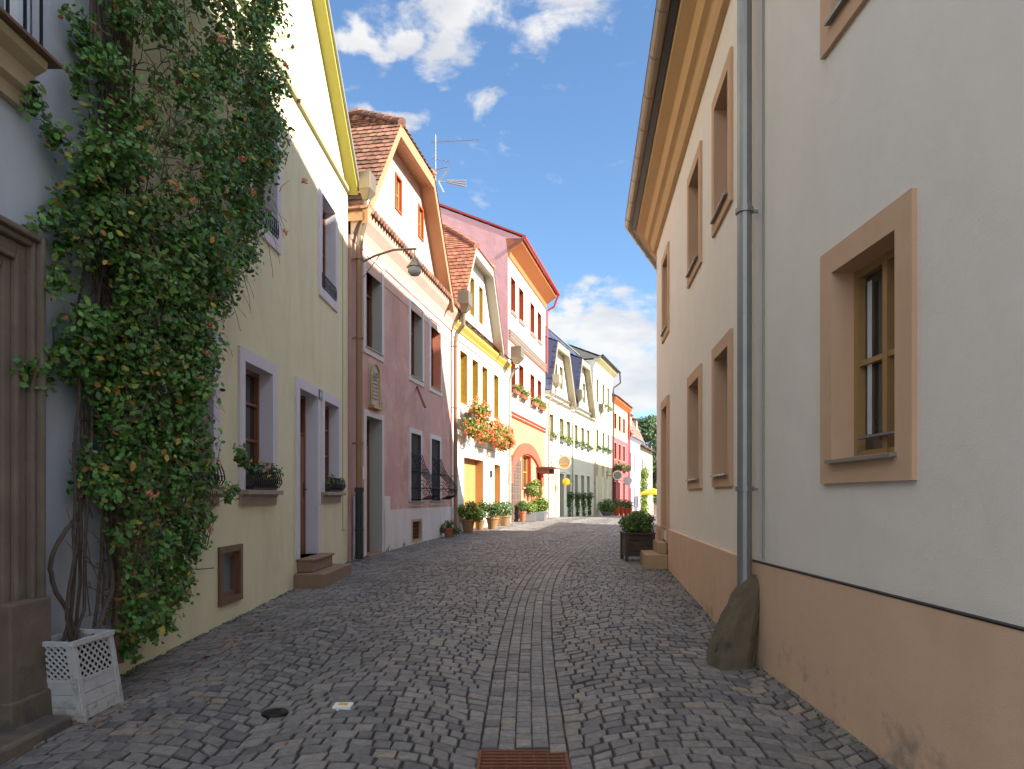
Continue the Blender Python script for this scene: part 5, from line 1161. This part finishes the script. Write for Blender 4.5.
Y=22.2; potted(at(480,Y),Y,.17,.32,'ochre pot with small shrub standing just behind the largest pot','ochrepot','leaf2',[(0,0,.2,.25,.22)],700,.06)
Y=22.6; potted(at(492.5,Y),Y,.22,.38,'brown pot with dark rounded shrub at the ivory house wall','ochrepot','leaf2',[(-.1,0,.25,.33,.3),(.15,0,.3,.28,.26),(-.35,.2,.35,.22,.25)],1500,.065)
Y=24.6; potted(at(504.5,Y),Y,.22,.36,'brown pot with round green bush left of the coral arch','ochrepot','leaf2',[(0,0,.25,.34,.32)],1100,.065)
Y=28.3; potted(at(529,Y),Y,.28,.36,'grey pot of lime green plants by the open gate','greypot','leaf3',[(0,0,.2,.38,.26),(-.3,0,.3,.25,.2)],1100,.08,'fl_ye',8,shape='box')
Y=29.4; potted(at(537,Y),Y,.32,.38,'grey trough of tall lime green plants under the arch window','greypot','leaf3',[(0,0,.28,.4,.34),(.2,0,.4,.3,.26)],1300,.08,'fl_ye',10,shape='box')
Y=30.6; potted(at(543,Y),Y,.24,.36,'dark pot with yellow-green bush beside the canopy door','greypot','leaf3',[(0,0,.2,.3,.26)],800,.075)
Y=28.0; potted(at(522.5,Y),Y,.16,.42,'narrow terracotta pot with thin plant beside the open gate leaf','terracotta','leaf2',[(0,0,.2,.22,.26)],500,.06)
Y=47; potted(at(607,Y),Y,.45,.25,'round clipped green bush in front of the ochre house','greypot','leaf2',[(0,0,.4,.65,.55)],1200,.12)
for k,(px,Y) in enumerate(((617,50),(621.5,51.5),(626,53),(630,55))):
    potted(at(px,Y),Y,.22,.6,['first','second','third','fourth'][k]+' red tub with dark shrub in front of the rose red house','redpaint' ,'leaf2',[(0,0,.3,.3,.4)],400,.10,'fl_or',5)
# hanging flowers in the arch window of E
e=empty('geranium_basket',WE.p(31.0,.3,2.0),'lime green hanging basket under the window in the coral arch','hanging flowers')
mb=MB(); wbox(mb,WE,30.2,31.6,.05,.35,1.95,2.1); mb.build('trough',M['greypot'],e); bl=[(*WE.p(30.2+k*.28,.3,1.95+.2*math.sin(k*2)),.27,.27,.27) for k in range(6)]; a,d_=ball_pts(bl,1400,.5); leaves('foliage',a,d_,.09,M['leaf3'],e,.5)
a,d_=ball_pts(bl,20,.1); a=np.repeat(a,6,0)+nr.normal(0,.03,(120,3)); leaves('blossoms',a,np.repeat(d_,6,0),.06,M['fl_pk'],e)
# dark wooden planter box at the right-hand steps
bx,by=2.42,13.2; zb=gz(bx,by)
e=empty('planter_box',(bx,by,zb),'dark plank planter box with green shrub in front of the sandstone steps','planter')
mb=MB()
for j in range(4):
    z0=zb+.09+j*.105
    for (a,b,c,d_) in ((bx-.26,bx+.26,by-.27,by-.245),(bx-.26,bx+.26,by+.245,by+.27),(bx-.26,bx-.235,by-.245,by+.245),(bx+.235,bx+.26,by-.245,by+.245)): mb.box(a,b,c,d_,z0,z0+.098)
mb.build('plank_sides',M['darkwood'],e,bevel=.006)
mb=MB()
for sx in (-1,1):
    for sy in (-1,1): mb.box(bx+sx*.25-.03,bx+sx*.25+.03,by+sy*.285-.03,by+sy*.285+.03,zb,zb+.54)
mb.box(bx-.29,bx+.29,by-.33,by-.26,zb+.515,zb+.545); mb.box(bx-.29,bx+.29,by+.26,by+.33,zb+.515,zb+.545); mb.box(bx-.29,bx-.22,by-.26,by+.26,zb+.515,zb+.545); mb.box(bx+.22,bx+.29,by-.26,by+.26,zb+.515,zb+.545)
mb.build('frame',M['darkwood'],e); mb=MB(); mb.box(bx-.23,bx+.23,by-.24,by+.24,zb+.12,zb+.49); mb.build('soil',M['soil'],e)
mb=MB()
for k in range(14): a=k*1.1; mb.tube([(bx+.05*math.cos(a),by+.05*math.sin(a),zb+.48),(bx+.15*math.cos(a),by+.15*math.sin(a),zb+.62),(bx+.3*math.cos(a),by+.2*math.sin(a),zb+.8)],[.012,.01,.004],5)
mb.build('stem',M['bark'],e)
bl=[(bx+rnd.uniform(-.24,.26),by+rnd.uniform(-.2,.2),zb+.62+rnd.uniform(0,.24),.16,.16,.13) for k in range(15)]
a,d_=ball_pts(bl,3200,.55); leaves('foliage',a,d_+[0,0,.3],.055,M['leafbox'],e,.5)

# ---------------------------------------------------------------- lamps, signs, antenna
def wall_lamp(w,Y,z,reach,label,drop=.12,sc=1.0):
    e=empty('wall_lantern',w.p(Y,0,z),label,'street lamp','wall lanterns over the lane')
    mb=MB(); mb.tube([w.p(Y,.0,z-.1),w.p(Y,reach*.3,z+.04),w.p(Y,reach*.62,z+.13),w.p(Y,reach,z+.12)],.022*sc,8); mb.tube([w.p(Y,0,z-.5*sc),w.p(Y,reach*.38,z+.05)],.008,6); wbox(mb,w,Y-.04,Y+.04,0,.02,z-.55,z+.05); mb.build('bracket',M['brasszinc'],e)
    c=w.p(Y,reach*.97,z+.1-drop); mb=MB(); mb.lathe([(.015,.0),(.02,-.03),(.06,-.06),(.10,-.13),(.155,-.2),(.16,-.215),(.10,-.21)],(c[0],c[1],c[2]+.1*0),6) ; mb.tube([(c[0],c[1],c[2]+drop+.02),(c[0],c[1],c[2]-.02)],.01,6); mb.build('hood',M['brasszinc'],e)
    mb=MB(); mb.lathe([(.125,-.215),(.13,-.30),(.085,-.36),(.0,-.37)],c,12); mb.build('lamp_glass',M['glint_white'],e,smooth=True)
    return e
wall_lamp(WC,13.25,6.22,1.18,'black bracket lantern reaching out from the pink house',.12,1)
wall_lamp(WF,35.6,6.35,1.25,'small bracket lantern on the twin gabled house')
wall_lamp(WF,53.0,6.6,1.6,'far bracket lantern on the peach and rose house')
def disc_sign(w,Y,n,z,r,label,face,face2,shape=20):
    e=empty('hanging_sign',w.p(Y,n,z),label,'sign'); 
    mb=MB(); mb.tube([w.p(Y,0,z),w.p(Y,n-r,z)],.02,8); wbox(mb,w,Y-.03,Y+.03,0,.03,z-.3,z+.3); mb.tube([w.p(Y,0,z+.25),w.p(Y,n-r*.9,z+.25)],.012,6); mb.build('bracket',M['iron'],e)
    def disc(rr,y0,y1,m,name,par,cz=0):
        mb=MB(); A=[w.p(Y+y0,n+rr*math.cos(t*2*math.pi/shape),z+cz+rr*math.sin(t*2*math.pi/shape)) for t in range(shape)]; B=[w.p(Y+y1,n+rr*math.cos(t*2*math.pi/shape),z+cz+rr*math.sin(t*2*math.pi/shape)) for t in range(shape)]
        mb.poly(A); mb.poly(B[::-1])
        for k in range(shape): mb.quad(A[k],A[(k+1)%shape],B[(k+1)%shape],B[k])
        return mb.build(name,M[m],par)
    d0=disc(r,-.03,.03,face,'sign_disc',e); disc(r*.82,-.034,-.03,face2,'sign_face',d0)
    return e,disc
e,disc=disc_sign(WF,35.9,.72,3.42,.36,'round cream and orange sign hanging over the lane from the twin gabled house','signcream','sand')
mb=MB(); wbox(mb,WF,35.86,35.864,.5,.94,3.28,3.34) ; wbox(mb,WF,35.86,35.864,.56,.88,3.16,3.20); mb.build('sign_lettering_band',M['signorange'],e)
e=empty('yellow_wreath',WF.p(36.9,.55,2.3),'small yellow flower ball hanging below the round sign','hanging flowers'); a,d_=ball_pts([(*WF.p(36.9,.55,2.4),.22,.22,.2)],260,.3); leaves('blossoms',a,d_,.1,M['fl_ye'],e); mb=MB(); mb.tube([WF.p(36.9,.55,2.6),WF.p(36.9,.55,2.9),WF.p(36.9,.0,2.95)],.012,6); mb.build('hanger',M['iron'],e)
disc_sign(WF,50.6,.8,3.2,.36,'round patterned dark and cream sign between the ochre and rose houses','signcream','greypot',12)
disc_sign(WF,55.0,.8,2.9,.36,'round pale pink sign on the rose red house','offwhite','white')
# TV antenna on the ivory house roof
b=WD.p(22.95,-1.5,10.6); e=empty('tv_antenna',b,'thin mast with yagi aerials and white panel aerial on the ivory house roof','antenna')
mb=MB(); mb.tube([b,(b[0],b[1],13.95)],.022,8); mb.build('mast',M['greypipe'],e)
for (z,ln,dx,dy,k) in ((13.7,1.5,.95,-.1,9),(13.15,.5,.6,.3,4),(12.75,.5,.6,-.3,4)):
    mb=MB(); d_=Vector((dx,dy,0)).normalized(); s_=Vector((-d_.y,d_.x,0)); p=Vector((b[0],b[1],z)); mb.tube([p-d_*.15,p+d_*ln],.010,6)
    for i in range(k+1): q=p+d_*(ln*i/k-.05); mb.tube([q-s_*.2-Vector((0,0,.04)),q+s_*.2+Vector((0,0,.04))],.006,5)
    mb.build('aerial',M['zinc'],e)
mb=MB(); p=Vector((b[0]+.1,b[1],12.35))
for a in (-1,0,1): mb.tube([p+Vector((.3,0,.0+a*.03)),p+Vector((.95,-.1,-.12+a*.10))],.028,6)
mb.tube([p+Vector((0,0,0)),p+Vector((.35,-.1,.38))],.03,6); mb.tube([p,p+Vector((.2,-.1,-.42))],.03,6); mb.tube([p-Vector((.1,0,0)),p+Vector((.5,0,0))],.012,6)
mb.build('grid_aerial',M['alu'],e)

# ---------------------------------------------------------------- far end: cafe parasol, tables, wall, trees, ivy
def tree(x,y,h,r,label,n=9000,seed=1):
    z=interp(ZP,y); e=empty('garden_tree',(x,y,z),label,'tree','trees at the far end of the lane'); r_=random.Random(seed)
    mb=MB(); mb.tube([(x,y,z-.2),(x+.1,y,z+h*.35),(x,y,z+h*.85)],[.28,.2,.06],8); bl=[]
    for k in range(22):
        a=r_.uniform(0,6.28); t=r_.uniform(.25,1); rr=r*math.sin(math.pi*min(.95,t*.75+.12))*r_.uniform(.3,1); c=(x+rr*math.cos(a),y+rr*math.sin(a),z+h*t); bl.append((*c,r*.33,r*.33,r*.28)); mb.tube([(x,y,z+h*t*.7),c],[.07,.02],5)
    mb.build('trunk',M['bark'],e); a,d_=ball_pts(bl,n,.5); leaves('crown',a,d_+[0,0,.3],.3,M['treeleaf'],e,.6)
tree(18.6,92,13.0,3.6,'dark green conifer-like tree behind the far houses, highest in the gap',9000,1)
tree(20.8,88,9.0,3.2,'bushy lower tree right of the highest far tree',8000,2)
tree(16.9,84,6.0,2.0,'small round tree beside the far cream house',5000,3)
e=empty('ivy_column',WF.p(67.5,.2,0),'bright green climber covering the corner of the faded cream house','climbing plant'); bl=[(*WF.p(67.6+rnd.uniform(-.5,1.6),.25,rnd.uniform(-.3,4.3)),.4,.4,.45) for k in range(34)]; a,d_=ball_pts(bl,4500,.5); leaves('foliage',a,d_,.16,M['leaf3'],e,.5); mb=MB(); mb.tube([WF.p(67.8,.1,-.4),WF.p(67.9,.1,4)],.05,6); mb.build('stem',M['bark'],e)
x,y=15.9,76.5; z=gz(x,y)
mb=MB(); wall_=mb; mb.box(13,34,99,99.5,-1.6,3.2); tag(mb.build('garden_wall',M['tileH']),'brown garden wall closing the view at the far end','wall')
def parasol(x,y,label):
    z=gz(x,y); e=empty('cafe_parasol',(x,y,z),label,'parasol'); mb=MB(); mb.tube([(x,y,z),(x,y,z+2.5)],.03,8); mb.build('pole',M['white'],e)
    mb=MB(); mb.lathe([(.0,2.6),(.7,2.4),(1.25,2.15),(1.25,1.98)],(x,y,z),8); mb.build('canopy',M['canvas'],e); mb=MB(); mb.lathe([(0,0),(.28,0),(.28,.06),(.05,.1)],(x,y,z+.005),16); mb.build('base',M['greypot'],e)
x=at(653,64); parasol(x,64,'yellow cafe parasol at the far end of the lane')
def cafe_table(x,y,label):
    z=gz(x,y); e=empty('cafe_table',(x,y,z),label,'table','cafe tables'); mb=MB(); mb.lathe([(0,.70),(.42,.70),(.42,.74),(0,.74)],(x,y,z),16); mb.build('table_top',M['amberwood'],e); mb=MB(); mb.tube([(x,y,z+.02),(x,y,z+.7)],.03,8); mb.lathe([(0,0),(.25,.0),(.24,.03),(0,.04)],(x,y,z+.003),12); mb.build('leg',M['iron'],e)
def cafe_chair(x,y,rz,label):
    z=gz(x,y); e=empty('cafe_chair',(x,y,z),label,'chair','cafe chairs'); e.rotation_euler[2]=rz
    def pt(mbx,name,m):
        o=mbx.build(name,M[m]); o.parent=e; return o
    mb=MB(); mb.box(-.2,.2,-.2,.2,.43,.46); pt(mb,'seat','amberwood'); mb=MB(); 
    for k in range(4): mb.box(-.2,.2,.19,.21,.55+k*.1,.62+k*.1)
    pt(mb,'backrest','amberwood')
    for sx in (-.18,.18):
        for sy in (-.18,.18):
            mb=MB(); mb.box(sx-.015,sx+.015,sy-.015,sy+.015,0,.43 if sy<0 else .95); pt(mb,'leg','amberwood')
x0_=at(645,62); cafe_table(x0_,62,'small wooden cafe table left of the yellow parasol'); cafe_chair(x0_-.75,62.1,1.3,'wooden cafe chair on the left of the cafe table'); cafe_chair(x0_+.75,62,-1.5,'wooden cafe chair on the right of the cafe table')
